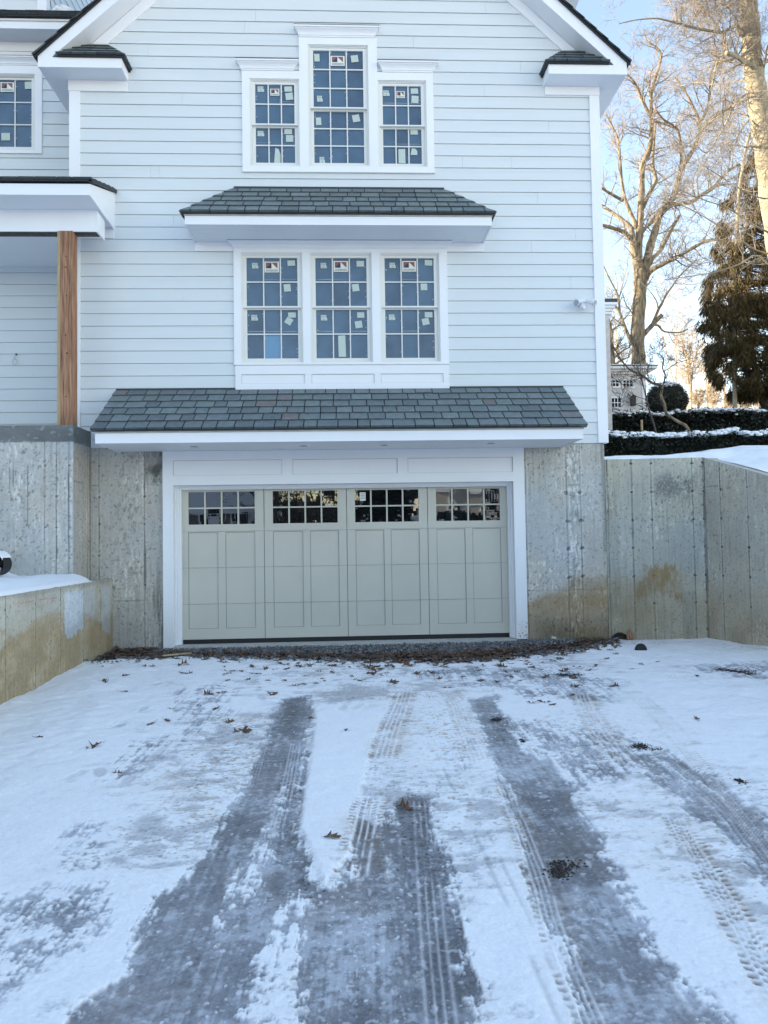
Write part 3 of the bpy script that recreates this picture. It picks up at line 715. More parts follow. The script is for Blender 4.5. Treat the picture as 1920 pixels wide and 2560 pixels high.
m.box(-2.5395,-2.488,.12,.195,-.03,2.274); m.box(2.374,2.4045,.12,.195,-.03,2.274); m.box(-2.488,2.374,.12,.195,2.243,2.274)
m.box(-2.5395,-2.512,.095,.1195,-.03,2.274); m.box(2.39,2.4045,.095,.1195,-.03,2.274); m.box(-2.512,2.39,.095,.1195,2.256,2.274)
m.build('door_jamb','trim',house)
m=MB(); DY=.20; xd=[-2.50,-1.2815,-.0485,1.171,2.388]; secs=[.03,.552,1.088,1.625,2.26]
gl=[(-2.401,-1.419),(-1.152,-.184),(.078,1.037),(1.302,2.274)]
pn=[(-2.404,-1.966),(-1.856,-1.418),(-1.150,-.705),(-.600,-.170),(.081,.509),(.612,1.042),(1.303,1.737),(1.846,2.278)]
m.box(-2.51,2.40,DY+.013,DY+.045,.03,1.70)
for k in range(4):
    x0,x1=xd[k]+.005,xd[k+1]-.005; g0,g1=gl[k]; ps=pn[2*k:2*k+2]
    for s_ in range(3):
        za,zb=secs[s_]+.0025,secs[s_+1]-.0025
        lo=max(za,.188) if s_==0 else za; hi=zb if s_<2 else 1.613
        m.box(x0,ps[0][0],DY,DY+.0125,za,zb); m.box(ps[0][1],ps[1][0],DY,DY+.0125,za,zb); m.box(ps[1][1],x1,DY,DY+.0125,za,zb)
        if s_==0:
            for p in ps: m.box(p[0],p[1],DY,DY+.0125,za,.188)
        if s_==2:
            for p in ps: m.box(p[0],p[1],DY,DY+.0125,1.613,zb)
    # top section around the glass
    za,zb=1.6265,2.26
    m.box(x0,g0,DY,DY+.04,za,zb); m.box(g1,x1,DY,DY+.04,za,zb); m.box(g0,g1,DY,DY+.04,za,1.731); m.box(g0,g1,DY,DY+.04,2.216,zb)
m.box(-2.51,2.40,DY+.046,DY+.06,1.70,2.26)
for a,b in pn:
    for s_ in range(3):
        lo=.188 if s_==0 else secs[s_]; hi=secs[s_+1] if s_<2 else 1.613
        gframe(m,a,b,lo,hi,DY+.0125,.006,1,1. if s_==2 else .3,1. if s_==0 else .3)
for xx in xd[1:-1]: m.box(xx-.0048,xx+.0048,DY+.006,DY+.0125,.031,1.62,1)
for zz in secs[1:-1]: m.box(-2.50,2.388,DY+.007,DY+.0125,zz-.0015,zz+.0015,1)
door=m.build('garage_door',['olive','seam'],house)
for k in range(4):
    g0,g1=gl[k]; m=MB(); rs=random.Random(60+k)
    for i in range(4):
        for j in range(2):
            a,b=g0+(g1-g0)*i/4,g0+(g1-g0)*(i+1)/4; c_,d_=1.731+.485*j/2,1.731+.485*(j+1)/2
            # insulated glass bows slightly: 6x6 bulged patch
            n=6; bx=rs.uniform(-.0012,.0012); tx_,tz_=rs.uniform(-.0006,.0006),rs.uniform(-.0006,.0006)
            def P(u,v): return (a+(b-a)*u,DY+.030+bx*(1-(2*u-1)**2)*(1-(2*v-1)**2)+tx_*(u-.5)+tz_*(v-.5),c_+(d_-c_)*v)
            for p in range(n):
                for q in range(n): m.quad(P(p/n,q/n),P((p+1)/n,q/n),P((p+1)/n,(q+1)/n),P(p/n,(q+1)/n))
    m.build('door_glass','pane',door,smooth=True)
    m=MB()
    for i in range(1,4): xc=g0+(g1-g0)*i/4; m.box(xc-.0115,xc+.0115,DY+.002,DY+.027,1.731,2.216)
    for i in range(4): m.box(g0+(g1-g0)*i/4+(.0115 if i else 0),g0+(g1-g0)*(i+1)/4-(.0115 if i<3 else 0),DY+.003,DY+.027,1.963,1.984)
    m.build('muntin','olive',door)
m=MB(); m.quad((.152,DY+.0265,2.055),(.240,DY+.0265,2.055),(.240,DY+.0265,2.182),(.152,DY+.0265,2.182))
for k in range(4): m.quad((.165,DY+.0255,2.155-k*.024),(.227,DY+.0255,2.155-k*.024),(.227,DY+.0255,2.164-k*.024),(.165,DY+.0255,2.164-k*.024),1)
m.build('notice_sheet',['ivory','print'],door)
m=MB(); m.box(-2.51,2.40,DY+.004,DY+.04,-.034,.029); m.build('bottom_seal','black',door)
m=MB()   # mud splash on right casing
rs=random.Random(4)
for i in range(70):
    x=rs.uniform(2.45,2.595); z=-.02+abs(rs.gauss(0,.12)); r_=rs.uniform(.003,.009)
    if z<.35: m.quad((x-r_,yf-.001,z),(x+r_,yf-.001,z-.002),(x+r_*.8,yf-.001,z+r_*1.4),(x-r_*.7,yf-.001,z+r_))
tag(m.build('mud_splash','lumber_pale',house),kind='stuff')

# rear wing edge beyond the right corner
m=MB(); m.box(2.0,5.42,4.0,11,2.0,6.05); o=m.build('rear_wing','shingle',house)
m=MB(); 
for i,p in enumerate((.03,.07,.12,.17)): m.box(1.9,5.42+p*.7,4.0-p,11,6.051+i*.05,6.10+i*.05)
m.build('cornice','trim',o)
m=MB(); m.box(1.9,5.55,3.85,11,6.252,6.33); m.build('slate_roof','dark_roof',o)

# lights
for i,(x,y,n) in enumerate(((-2.138,-.616,'farthest left'),(-.629,-.585,'second from the left'),(.495,-.585,'third from the left'),(1.99,-.677,'farthest right'))):
    e_=empty('recessed_light',(x,y,2.80),'round white recessed light in the garage eave soffit, '+n+' of the four','light','recessed lights under the garage eave')
    m=MB(); n_=24; ro,ri=.085,.062
    for k in range(n_):
        a,b=2*PI*k/n_,2*PI*(k+1)/n_
        m.quad((x+ro*math.cos(a),y+ro*math.sin(a),2.797),(x+ro*math.cos(b),y+ro*math.sin(b),2.797),(x+ri*math.cos(b),y+ri*math.sin(b),2.789),(x+ri*math.cos(a),y+ri*math.sin(a),2.789))
        m.quad((x+ro*math.cos(a),y+ro*math.sin(a),2.801),(x+ro*math.cos(b),y+ro*math.sin(b),2.801),(x+ro*math.cos(b),y+ro*math.sin(b),2.797),(x+ro*math.cos(a),y+ro*math.sin(a),2.797))
    m.build('trim_ring','trim',e_)
    m=MB(); m.tube([(x,y,2.798),(x,y,2.793)],.0615,20); m.build('lens','lens',e_)
fl=empty('floodlight',(3.53,-.02,4.93),'white twin-head motion floodlight on the clapboards by the right corner board','floodlight')
m=MB(); m.tube([(3.545,-.014,4.985),(3.545,-.05,4.985)],.06,18); m.build('mounting_plate','bulb',fl,smooth=False)
def head(c,dirv,l=.13,r0=.035,r1=.052):
    dirv=Vector(dirv).normalized(); c=Vector(c); m=MB()
    pts=[c,c+dirv*l*.25,c+dirv*l*.7,c+dirv*l]; m.tube(pts,[r0*.6,r0,r1*.9,r1],16)
    m.build('lamp_head','bulb',fl,smooth=True)
    m=MB(); m.tube([c+dirv*(l+.001),c+dirv*(l+.005)],r1*.72,16); m.build('lamp_lens','lens',fl)
head((3.475,-.07,4.985),(-.42,-.7,-.25)); head((3.60,-.07,5.0),(.50,-.55,-.30),.15)
m=MB(); m.tube([(3.53,-.05,4.97),(3.52,-.09,4.93),(3.525,-.10,4.90)],.018,10); m.tube([(3.525,-.05,4.985),(3.475,-.075,4.985)],.014,8); m.tube([(3.56,-.05,4.99),(3.60,-.075,5.0)],.014,8); m.build('swivel_arm','bulb',fl,smooth=True)
m=MB(); m.tube([(3.525,-.10,4.91),(3.525,-.105,4.89),(3.53,-.11,4.86)],[.045,.047,.03],14); m.build('motion_sensor','bulb',fl,smooth=True)
pc=at(41,886,.85); m=MB(); m.tube([pc+Vector((0,.0,.0)),pc+Vector((0,-.012,0))],.015,12)
loop=[]
c2=at(38,905,.84)
for k in range(20): a=2*PI*k/19; loop.append(c2+Vector((.036*math.cos(a)*(1+.1*math.sin(3*a)),-.012,.045*math.sin(a))))
m.tube(loop,.005,6,1); m.tube([pc+Vector((0,-.012,0)),pc.lerp(c2,.5)+Vector((-.02,-.02,0)),loop[5]],.005,6,1)
tag(m.build('cable_loop',['black','sticker'],None,True),'coil of pale cable poking out of the porch clapboards beside the wooden post','cable')

# ================================================================== RETAINING WALLS
lw=empty('retaining_wall',(-3.6,-3,0),'low concrete retaining wall with brown stains and pale patches left of the driveway','wall')
def st_lw(u,z,col):
    Y=-12.0+u   # u along +Y
    n=fbm(u,z,.35,.22,4,500)
    lo=sstep(.62,.42,z+.03*Y+(n-.5)*.62); col=blend(col,(.255,.190,.105),lo*.95*(.5+.9*n))
    col=blend(col,(.27,.24,.18),sstep(.45,.7,n)*.35)
    ed=(fbm(u,z,.07,.06,4,505)-.5)*.14
    p1=sstep(.0,.012,Y+1.80+ed*.3)*sstep(.0,.012,-1.17-Y+ed*.2)*sstep(0,.012,.885-z+ed*.4)*sstep(0,.015,z-(.33+.12*np.abs(Y+1.6))+ed)
    p2=sstep(.0,.012,Y+1.15)*sstep(0,.012,-.72-Y+ed*.6)*sstep(0,.012,.90-z+ed*.3)*sstep(0,.015,z-(.48-.1*(Y+1.0))+ed)
    p3=sstep(0,.012,Y+.46+ed*.2)*sstep(0,.012,-.10-Y+ed*.3)*sstep(0,.012,.87-z+ed*.3)*sstep(0,.015,z-(.22-.35*(Y+.3))+ed)
    col=blend(col,(.40,.43,.46),np.clip(p1,0,1)*.95); col=blend(col,(.38,.40,.42),np.clip(p2*.55+p3*.8,0,1)*(.6+.5*n))
    # red chalk line
    for a,b,za,zb_ in ((8.83,9.32,.865,.86),(9.45,9.98,.86,.845)):
        g=np.exp(-((z-(za+(zb_-za)*(u-a)/(b-a)))/.006)**2)*((u>a)&(u<b)); col=blend(col,(.42,.10,.08),g*.7)
    tp=sstep(.90,.94,z+(n-.5)*.05); col=blend(col,(.20,.19,.165),tp*.45)
    return col
ls=[-3.33,-2.62,-1.92,-1.18,-.53]+[-4.0-.66*i for i in range(12)]
concrete('wall_face',lw,(-3.45,-12.0,0),(0,1,0),12.0,-.4,lambda u:.965 if u>8.4 else .965+.02*min(2.4,8.4-u)/2.4,seams=[(12+s_,.009) for s_ in ls],ties=[(12+s_,z,.022,.4) for s_ in ls for z in (.82,.45,.1)],stain=st_lw,seed=29,out=(1,0,0),tone=(.34,.335,.30),res=.012)
m=MB(); m.box(-3.72,-3.457,-12.0,-.0,-.4,.957); m.build('wall_core','conc_plain',lw)
rw=empty('retaining_wall',(4.6,.1,0),'tall concrete retaining wall with vertical form seams right of the garage, bending towards the driveway','wall')
def st_rw(u,z,col):
    X=3.83+u; n=fbm(u,z,.3,.3,4,600); ed=(fbm(u,z,.12,.12,4,603)-.5)*.25
    lo=sstep(.85,.35,z+(n-.5)*.7); col=blend(col,(.265,.215,.135),lo*.55*(.4+n))
    vs=(fbm(u,z,.03,.25,3,615)-.5)*.5; ed=ed+vs*.45; b=sstep(1.05,.95,z+ed)*sstep(.50,.62,z+ed)*sstep(0,.1,X-4.32+ed+ (1.0-z)*.3)*sstep(0,.07,4.98-X+ed*.6); col=blend(col,(.245,.180,.095),b*(.35+.65*sstep(.35,.65,fbm(u,z,.10,.22,5,617,.6)))); b2=sstep(.95,.4,z+ed*1.4)*sstep(5.0,4.3,X); col=blend(col,(.25,.21,.135),b2*.35*(.4+n))
    l2=sstep(0,.25,4.6-X+ed)*sstep(1.0,.7,z+ed)*sstep(.15,.35,z); col=blend(col,(.24,.20,.13),l2*.4)
    top=sstep(1.85,2.2,z)*sstep(2.5,2.25,z)*sstep(4.5,4.65,X)*sstep(5.3,5.1,X); sp=sstep(.40,.62,fbm(u,z,.022,.022,3,607)*.6+fbm(u,z,.3,.3,2,608)*.4); col=blend(col,(.10,.105,.10),top*sp*.75)
    lf=sstep(4.25,4.05,X)*sstep(.45,.62,fbm(u,z,.035,.8,3,611)); col=blend(col,(.22,.20,.14),lf*.5)
    dk=((X>4.95)&(X<5.17)&(z<.62))*.35; col=blend(col,(.21,.21,.19),dk)
    return blend(col,(.30,.335,.35),sstep(.35,.7,fbm(u,z,.5,.6,2,613))*sstep(1.9,1.5,z)*sstep(.7,1.0,z)*.4)
rt=[(a,z,.024,.62) for a in (.40,.70,1.33,1.50) for z in (2.55,2.12,1.7,1.28,.86,.45,.05)]
concrete('wall_face',rw,(3.835,.0,0),(1,0,0),1.515,-.35,lambda u:2.615+.01*u,seams=[(.03,.015),(.40,.013),(.70,.007),(1.33,.007),(1.50,.012)],ties=rt,stain=st_rw,seed=37,tone=(.315,.315,.275))
DX,DYd=.242,-.970
def st_rw2(u,z,col):
    n=fbm(u,z,.3,.3,4,700); lo=sstep(.95,.2,z+(n-.5)*.6); col=blend(col,(.265,.205,.125),lo*.8*(.3+n))
    return blend(col,(.27,.27,.23),sstep(.4,.7,n)*.3)
s2=[.33,.85,1.25,1.7]+[2.35+.65*i for i in range(8)]
concrete('wall_face',rw,(5.35,.0,0),(DX,DYd,0),7.4,-.35,lambda u:2.63-.31*u,seams=[(.012,.012)]+[(q,.008) for q in s2],ties=[(q,z,.024,.6) for q in s2 for z in (2.12,1.7,1.28,.86,.45)],hseams=[(0,.33,2.18)],stain=st_rw2,seed=43,out=(DYd,-DX,0),tone=(.31,.305,.27))
m=MB(); m.box(3.84,5.4,.007,.25,-.35,2.61)
a=Vector((5.35,0,0));dv=Vector((DX,DYd,0));nv=Vector((-DYd,DX,0))
pts=[a+nv*.007,a+dv*7.4+nv*.007,a+dv*7.4+nv*.25,a+nv*.25]
i=len(m.v)
for p in pts: m.v.append((p.x,p.y,-.35))
for p,zz in zip(pts,(2.622,.328,.328,2.622)): m.v.append((p.x,p.y,zz))
for q in ((0,1,5,4),(1,2,6,5),(2,3,7,6),(3,0,4,7),(4,5,6,7)): m.f.append(tuple(i+k for k in q)); m.m.append(0); m._c(None)
m.build('wall_core','conc_plain',rw)


# ================================================================== GROUND
def gz(Y): return -.045+.02*Y
def in_poly(x,y,poly):
    ins=np.zeros(x.shape,bool); n=len(poly); j=n-1
    for i in range(n):
        xi,yi=poly[i]; xj,yj=poly[j]
        c=((yi>y)!=(yj>y))&(x<(xj-xi)*(y-yi)/((yj-yi) if yj!=yi else 1e-9)+xi); ins^=c; j=i
    return ins
def pdist(x,y,pts,closed=False):
    """distance to a polyline, with along (s) and signed across (t)"""
    best=np.full(x.shape,1e9); S_=np.zeros(x.shape);T_=np.zeros(x.shape); acc=0
    P=list(pts)+([pts[0]] if closed else [])
    for (x0,y0),(x1,y1) in zip(P[:-1],P[1:]):
        dx,dy=x1-x0,y1-y0; L=math.hypot(dx,dy)+1e-9
        t=np.clip(((x-x0)*dx+(y-y0)*dy)/L/L,0,1); ex,ey=x-x0-t*dx,y-y0-t*dy; dd=np.sqrt(ex*ex+ey*ey)
        m=dd<best; best=np.where(m,dd,best); S_=np.where(m,acc+t*L,S_); T_=np.where(m,(ex*dy-ey*dx)/L,T_); acc+=L
    return best,S_,T_,acc
def sdpoly(x,y,poly):
    d=pdist(x,y,poly,True)[0]; return np.where(in_poly(x,y,poly),d,-d)   # positive inside
def catm(P,k=5):
    out=[]; n=len(P)
    for i in range(n-1):
        p0,p1,p2,p3=P[max(i-1,0)],P[i],P[i+1],P[min(i+2,n-1)]
        for q in range(k):
            t=q/k; out.append(tuple(.5*(2*p1[c]+(p2[c]-p0[c])*t+(2*p0[c]-5*p1[c]+4*p2[c]-p3[c])*t*t+(-p0[c]+3*p1[c]-3*p2[c]+p3[c])*t**3) for c in range(2)))
    out.append(tuple(P[-1])); return out
POLY={
'T1':([(-0.7,-3.41),(-0.43,-3.24),(-0.36,-4.08),(-0.34,-5.12),(-0.34,-5.93),(-0.32,-6.61),(-0.17,-7.23),(-0.12,-7.32),(-0.03,-7.09),(0,-6.5),(0.2,-6.52),(0.29,-6.16),(0.5,-6.14),(0.47,-6.74),(0.44,-7.5),(0.41,-8.02),(.40,-10.5),(-1.15,-10.5),(-.98,-8.22),(-0.9,-7.93),(-0.94,-7.59),(-0.93,-7.39),(-0.84,-7.27),(-0.8,-6.87),(-0.78,-6.44),(-0.73,-6.07),(-0.7,-5.32),(-0.72,-4.28)],.93,.085),
'T3':([(1.15,-3.51),(1.43,-3.44),(1.35,-4.49),(1.29,-5.28),(1.44,-5.52),(1.43,-6.09),(1.35,-6.55),(1.27,-7.09),(1.25,-7.43),(1.2,-7.82),(1.23,-8.14),(1.31,-8.38),(1.4,-10.5),(.76,-10.5),(0.79,-8.34),(0.82,-8.11),(0.84,-7.68),(0.89,-7.16),(0.96,-6.51),(1.01,-5.87),(1.09,-5.02)],.92,.10),
'T4':([(2.05,-5.5),(2.35,-5.35),(2.45,-6.17),(2.42,-7.2),(2.1,-8.2),(1.8,-8.6),(1.95,-7.35),(2.02,-6.86),(2.0,-6.46)],.75,.09),
'U1':([(1.5,-1.9),(2.54,-2.0),(2.95,-3.0),(2.4,-3.75),(1.8,-3.6),(1.2,-2.9),(.5,-2.2)],.55,.35),
'L1':([(-2.03,-2.84),(-1.25,-2.46),(-1.04,-3.92),(-1.29,-4.79),(-1.5,-5.24),(-1.57,-4.19)],.34,.25),
'L2':([(-1.72,-6.45),(-1.43,-6.4),(-1.34,-6.95),(-1.5,-7.05)],.45,.12),
'L3':([(-1.75,-7.34),(-1.3,-7.10),(-1.1,-7.5),(-1.25,-7.9),(-1.5,-8.4),(-1.8,-8.3)],.45,.18),
'L4':([(-1.82,-4.73),(-1.5,-4.6),(-1.4,-5.65),(-1.72,-5.7)],.36,.16),
'M1':([(1.2,-4.3),(2.0,-4.6),(2.35,-5.3),(1.9,-5.9),(1.4,-6.2),(1.25,-5.4)],.42,.2),
'F1':([(3.8,-2.3),(5,-2.1),(5,-3.2),(4.1,-3.0)],.6,.15),
'N1':([(.9,-4.3),(1.12,-4.2),(1.0,-5.4),(.62,-6.0),(.58,-5.0)],.22,.15),
}
WHT=[([(-0.46,-10.4),(-0.42,-8.2),(-0.40,-7.81),(-0.36,-7.44),(-0.25,-7.3),(-0.22,-7.64),(-0.24,-7.97),(-0.17,-8.3),(-.15,-10.4)],.75,.05),
     ([(-0.50,-6.05),(-0.44,-5.8),(-0.40,-6.66),(-0.47,-7.2),(-0.58,-7.69),(-0.60,-7.46)],.6,.06),
     ([(-.36,-4.7),(-.5,-4.9),(-.46,-5.9),(-.36,-6.0)],.35,.05)]
TRK=[ # centre line, half width, tread colour kind, strength, fades
 ([(0.56,-3.15),(0.48,-3.7),(0.36,-4.39),(0.27,-5.0),(0.22,-5.4)],.115,'brown',1.),
 ([(0.22,-5.4),(0.15,-5.98),(0.09,-6.5)],.11,'faint',.35),
 ([(0.11,-6.15),(0.05,-6.7),(0.0,-7.2)],.11,'brown',.95),
 ([(0.66,-3.05),(0.47,-3.6),(0.40,-4.2)],.05,'faint',.8),
 ([(0.98,-3.18),(1.0,-3.8),(0.96,-4.45),(0.92,-5.47)],.10,'brown',.6),
 ([(2.32,-3.44),(2.19,-4.0),(2.06,-4.71),(1.92,-5.67)],.11,'brown',.85),
 ([(1.87,-6.6),(1.74,-7.23),(1.65,-7.71),(1.55,-8.2),(1.5,-8.6)],.075,'brown',.95),
 ([(2.25,-5.6),(2.22,-6.48),(2.05,-7.3),(1.95,-8.0)],.10,'grey',.8),
 ([(-0.73,-3.5),(-0.74,-4.3),(-0.72,-4.84),(-0.69,-5.81)],.06,'grey',.5),
 ([(0.99,-6.0),(0.91,-7.2),(0.84,-7.8),(0.81,-8.6)],.075,'brown',.65),
 ([(.43,-6.2),(.36,-7.27),(.32,-7.86),(.28,-8.6)],.10,'grey',.75),
 ([(-.46,-4.87),(-.44,-5.92),(-.45,-6.6)],.07,'grey',.85),
 ([(.70,-3.47),(.84,-3.4)],.07,'brown',.8),
 ([(2.55,-5.2),(2.35,-6.2),(2.15,-7.2)],.06,'brown',.5),
 ([(2.85,-3.4),(2.72,-4.4),(2.55,-5.3)],.09,'brown',.35),
]
PRINTS=[([(0.62,-5.3),(0.67,-6.6),(.70,-8.4)],.012),([(.745,-6.6),(.76,-8.4)],.010)]
GF=[(-3.6,-1.0),(-3.43,-1.05),(-3.05,-0.94),(-2.24,-0.80),(-0.97,-1.05),(0.23,-1.36),(1.41,-1.45),(2.38,-1.16),(3.16,-0.80),(3.70,-0.36),(3.9,-.05),(4.2,.2)]
NU,NV=1280,980
th=np.linspace(-math.radians(61),math.radians(61),NU)
# denser in the middle
th=np.tan(th); th=np.sign(th)*np.abs(th)**1.35/ (math.tan(math.radians(61))**.35)
dist=np.exp(np.linspace(math.log(1.6),math.log(11.05),NV))
X=th[None,:]*dist[:,None]; Yg=(-10.92+dist)[:,None].repeat(NU,1)
wx=X+(fbm(X,Yg,.22,.22,4,1001,.6)-.5)*.13; wy=Yg+(fbm(X,Yg,.22,.22,4,1002,.6)-.5)*.26
n_s=fbm(X,Yg,.04,.04,4,1010,.6); n_m=fbm(X,Yg,.20,.20,5,1011,.55); n_f=fbm(X,Yg,.014,.014,3,1012,.6); n_l=fbm(X,Yg,1.1,1.1,5,1013)
n_w=fbm(X*.5,Yg,.07,.07,5,1014,.6); n_g=fbm(X,Yg,.011,.011,2,1009,.6)
tongue=[(-.42,-3.30),(-.34,-4.1),(-.32,-5.12),(-.32,-5.93),(-.31,-6.61),(-.15,-7.28),(-.03,-6.95),(0.06,-5.9),(.16,-4.9),(.32,-4.0),(.42,-3.3)]
td=sdpoly(X+(n_s-.5)*.035+(n_m-.5)*.03,Yg,tongue); tm=sstep(-.02,.025,td)*sstep(-3.3,-4.0,Yg+(n_m-.5)*.8)
st_n=fbm(X-.03*Yg,Yg,.020,.42,4,1060,.6); st_b=fbm(X+.02*Yg,Yg,.06,.9,3,1061,.6)
tex=1-.96*tm   # virgin snow carries almost no marks
ice=np.zeros(X.shape)
for k,(pl,stg,soft) in POLY.items():
    sd_=sdpoly(wx,wy,pl); m=sstep(-soft,soft*.8,sd_)*stg; ice=np.maximum(ice,m)
for pl,stg,soft in WHT:
    m=sstep(-soft,soft,sdpoly(wx,wy,pl))*stg; ice=ice*(1-m*sstep(.30,.55,n_m+.1))
edge=4*ice*(1-ice)
n_p0=fbm(X*1.3,Yg,.30,.30,5,1062,.6)
ice=np.clip(ice+(n_s-.5)*1.3*np.clip(edge+.10,0,1)+(n_m-.5)*.9*edge+(n_f-.5)*.7*edge+(n_w-.5)*.9*edge+(st_n-.5)*1.1*edge+(st_b-.5)*.8*np.clip(ice*1.5,0,1)+(n_p0-.5)*.9*np.clip(ice*1.3,0,1)*sstep(-5.5,-8,Yg),0,1)
ice=sstep(.24,.74,ice)
right=sstep(-2.6,-1.3,X)
pz=n_l*.42+n_w*.40+n_m*.25+(n_f-.5)*.12
patch=sstep(.575,.68,pz)*right*sstep(-2.2,-3.4,Yg)*(1-sstep(2.6,3.6,X)); ice=np.maximum(ice,patch*.45)
thawz=sstep(-4.2,-2.2,Yg)*sstep(-2.0,-.8,X)*(1-sstep(2.7,3.4,X)); thw=sstep(.50,.62,n_w*.55+n_m*.35+n_s*.12)*thawz; ice=np.maximum(ice,thw*.60)
ice=ice*tex
SN=np.array((.87,.88,.89)); col=np.zeros(X.shape+(3,)); col[:]=SN
pack=sstep(.42,.70,n_l)*right*tex
col*=(1-.07*pack*sstep(.35,.7,n_m))[...,None]
col*=(1-.10*sstep(.48,.68,n_w)*pack)[...,None]
col*=(1-.05*sstep(.50,.66,n_s)*pack)[...,None]
n_p=fbm(X,Yg,.38,.38,5,1015,.55)
bm_=0.
for (bx,by),br in (((.40,-6.7),.34),((-.40,-6.0),.2),((-.25,-7.1),.25),((1.28,-4.4),.3),((-.55,-3.9),.25),((.35,-8.0),.3),((1.15,-7.0),.2)): bm_=bm_+np.exp(-(((X-bx)/(br*.55))**2+((Yg-by)/(br*2.2))**2))
# grey lavender ice: smooth body with fine grit and a feathering of frost
ic=np.array((.285,.296,.322))*(.62+.62*n_p)[...,None]
ic=ic*(1+.35*(n_m-.5)+.5*(n_s-.5)+.40*(n_f-.5)+.45*(n_g-.5)+.45*(st_n-.5)+.4*(st_b-.5))[...,None]
frost=sstep(.50,.64,n_w*.35+n_s*.25+n_p*.25+st_n*.18); ic=ic*(1-frost[...,None]*.62)+np.array((.58,.61,.66))*frost[...,None]*.62
dkz=sstep(.50,.64,n_l*.4+n_m*.35+st_b*.25); ic=ic*(1-.34*dkz)[...,None]; ic=ic*(1-.42*np.clip(bm_,0,1))[...,None]
brn=sstep(.54,.72,fbm(X,Yg,.30,.30,4,1016)); ic=ic*(1-brn[...,None]*.28)+np.array((.26,.225,.205))*brn[...,None]*.28
fl=flakes(X,Yg,.045,np.clip((n_p-.42)*1.5+(n_s-.5)*.5,0,.55),.08,.42,901,(n_f-.5)*.12); fl2=flakes(X,Yg,.020,np.clip(.10+(n_m-.45)*.9,0,.5),.15,.45,911)
ds=flakes(X,Yg,.024,np.clip(.03+(n_p0-.5)*.5,0,.3),.12,.40,921)
ch=sstep(.665,.70,fbm(X,Yg,.022,.022,3,1017,.5)*.62+n_p*.40); ch2=sstep(.735,.76,fbm(X,Yg,.034,.034,2,1019,.45)*.85+n_m*.18); ch=np.clip(ch*.4+ch2*.5+fl+fl2*.45,0,1)
bz=[((.40,-6.9),.28),((-.40,-6.2),.16),((-.20,-7.0),.15),((1.3,-4.6),.2),((.42,-6.4),.15)]
bm=0.
for (bx,by),br in bz: bm=bm+np.exp(-(((X-bx)/(br*.55))**2+((Yg-by)/(br*1.9))**2))
blk=flakes(X,Yg,.030,np.clip(bm,0,1)*.75,.15,.5,931,(n_f-.5)*.2); blk=np.maximum(blk,ds*.55)
col=col*(1-ice[...,None])+ic*ice[...,None]
col=col*(1-(ch*ice*.8)[...,None])+np.array((.72,.745,.78))*(ch*ice*.8)[...,None]
col=col*(1-(blk*ice*.85)[...,None])+np.array((.035,.038,.045))*(blk*ice*.85)[...,None]
hgt=.013*(1-ice)+ch*ice*.003+tex*((n_m-.5)*.009*(1-ice)+(n_s-.5)*.0035*(1-ice*.5)+(n_f-.5)*.0015)
soft=np.maximum(sstep(-1.6,-2.6,X),sstep(2.7,3.4,X)); hgt+=soft*((fbm(X,Yg,.35,.35,3,1022)-.5)*.045+(fbm(X,Yg,.11,.09,2,1023)-.5)*.012+.010)
hgt+=tm*(.010+.010*(fbm(X,Yg,.5,.5,3,1024)-.5))
def tread(X,Yg,pts,hw,kind,stg,sd):
    global col,hgt
    pts=catm(pts,4); px_=[a for a,b in pts]; py_=[b for a,b in pts]
    bb=(X>min(px_)-.3)&(X<max(px_)+.3)&(Yg>min(py_)-.3)&(Yg<max(py_)+.3)
    r_=np.where(bb.any(1))[0]; c_=np.where(bb.any(0))[0]
    if not len(r_): return
    sl=(slice(r_[0],r_[-1]+1),slice(c_[0],c_[-1]+1)); x=X[sl];y=Yg[sl]; ns=n_s[sl];nm=n_m[sl];nf=n_f[sl]
    dd,s_,t_,Lt=pdist(x,y,pts); u=t_/hw
    msk=sstep(1.10,.96,np.abs(u)+(ns-.5)*.25)*sstep(0,.04,s_)*sstep(Lt,Lt-.06,s_)*stg
    ribs=np.zeros(x.shape)
    for rc,rw_ in ((-.50,.085),(-.14,.06),(.20,.06),(.55,.085)): ribs=np.maximum(ribs,np.exp(-((u-rc+(nm-.5)*.05)/rw_)**2))
    per=.046; ph=s_/per+np.where(np.abs(u)>.58,np.abs(u)*.4,np.abs(u+.1)*1.1+.3)
    lug=sstep(.30,.62,np.sin(ph*2*PI)*.5+.5+(nf-.5)*.5)
    brk=sstep(.42,.54,fbm(x,y,.10,.10,5,1030+sd,.6))*(.45+.9*fbm(x,y,.035,.035,3,1130+sd,.6))
    g=np.clip(lug*(1-ribs*1.2),0,1)*msk*(brk*.85+.15*(kind=='brown'))
    cc={'brown':np.array((.27,.195,.135)),'grey':np.array((.30,.325,.37)),'faint':np.array((.45,.43,.42))}[kind]
    amt=g*{'brown':.88,'grey':.6,'faint':.45}[kind]
    cl=col[sl]; cl=cl*(1-amt[...,None])+cc*(.65+.7*ns)[...,None]*amt[...,None]
    rm=ribs*msk*{'brown':.85,'grey':.5,'faint':.3}[kind]*sstep(.25,.45,nm); cl=cl*(1-rm[...,None])+np.array((.83,.84,.855))*rm[...,None]
    halo=sstep(1.8,.9,np.abs(u))*sstep(0,.1,s_)*sstep(Lt,Lt-.1,s_)*stg*(.40 if kind=='brown' else .12)*sstep(.38,.62,nm); cl=cl*(1-halo[...,None]*np.array((.14,.22,.32)))
    col[sl]=cl; hgt[sl]=hgt[sl]-.008*g+.004*rm
for i_,(pts,hw,kind,stg) in enumerate(TRK): tread(X,Yg,pts,hw,kind,stg,i_*7)
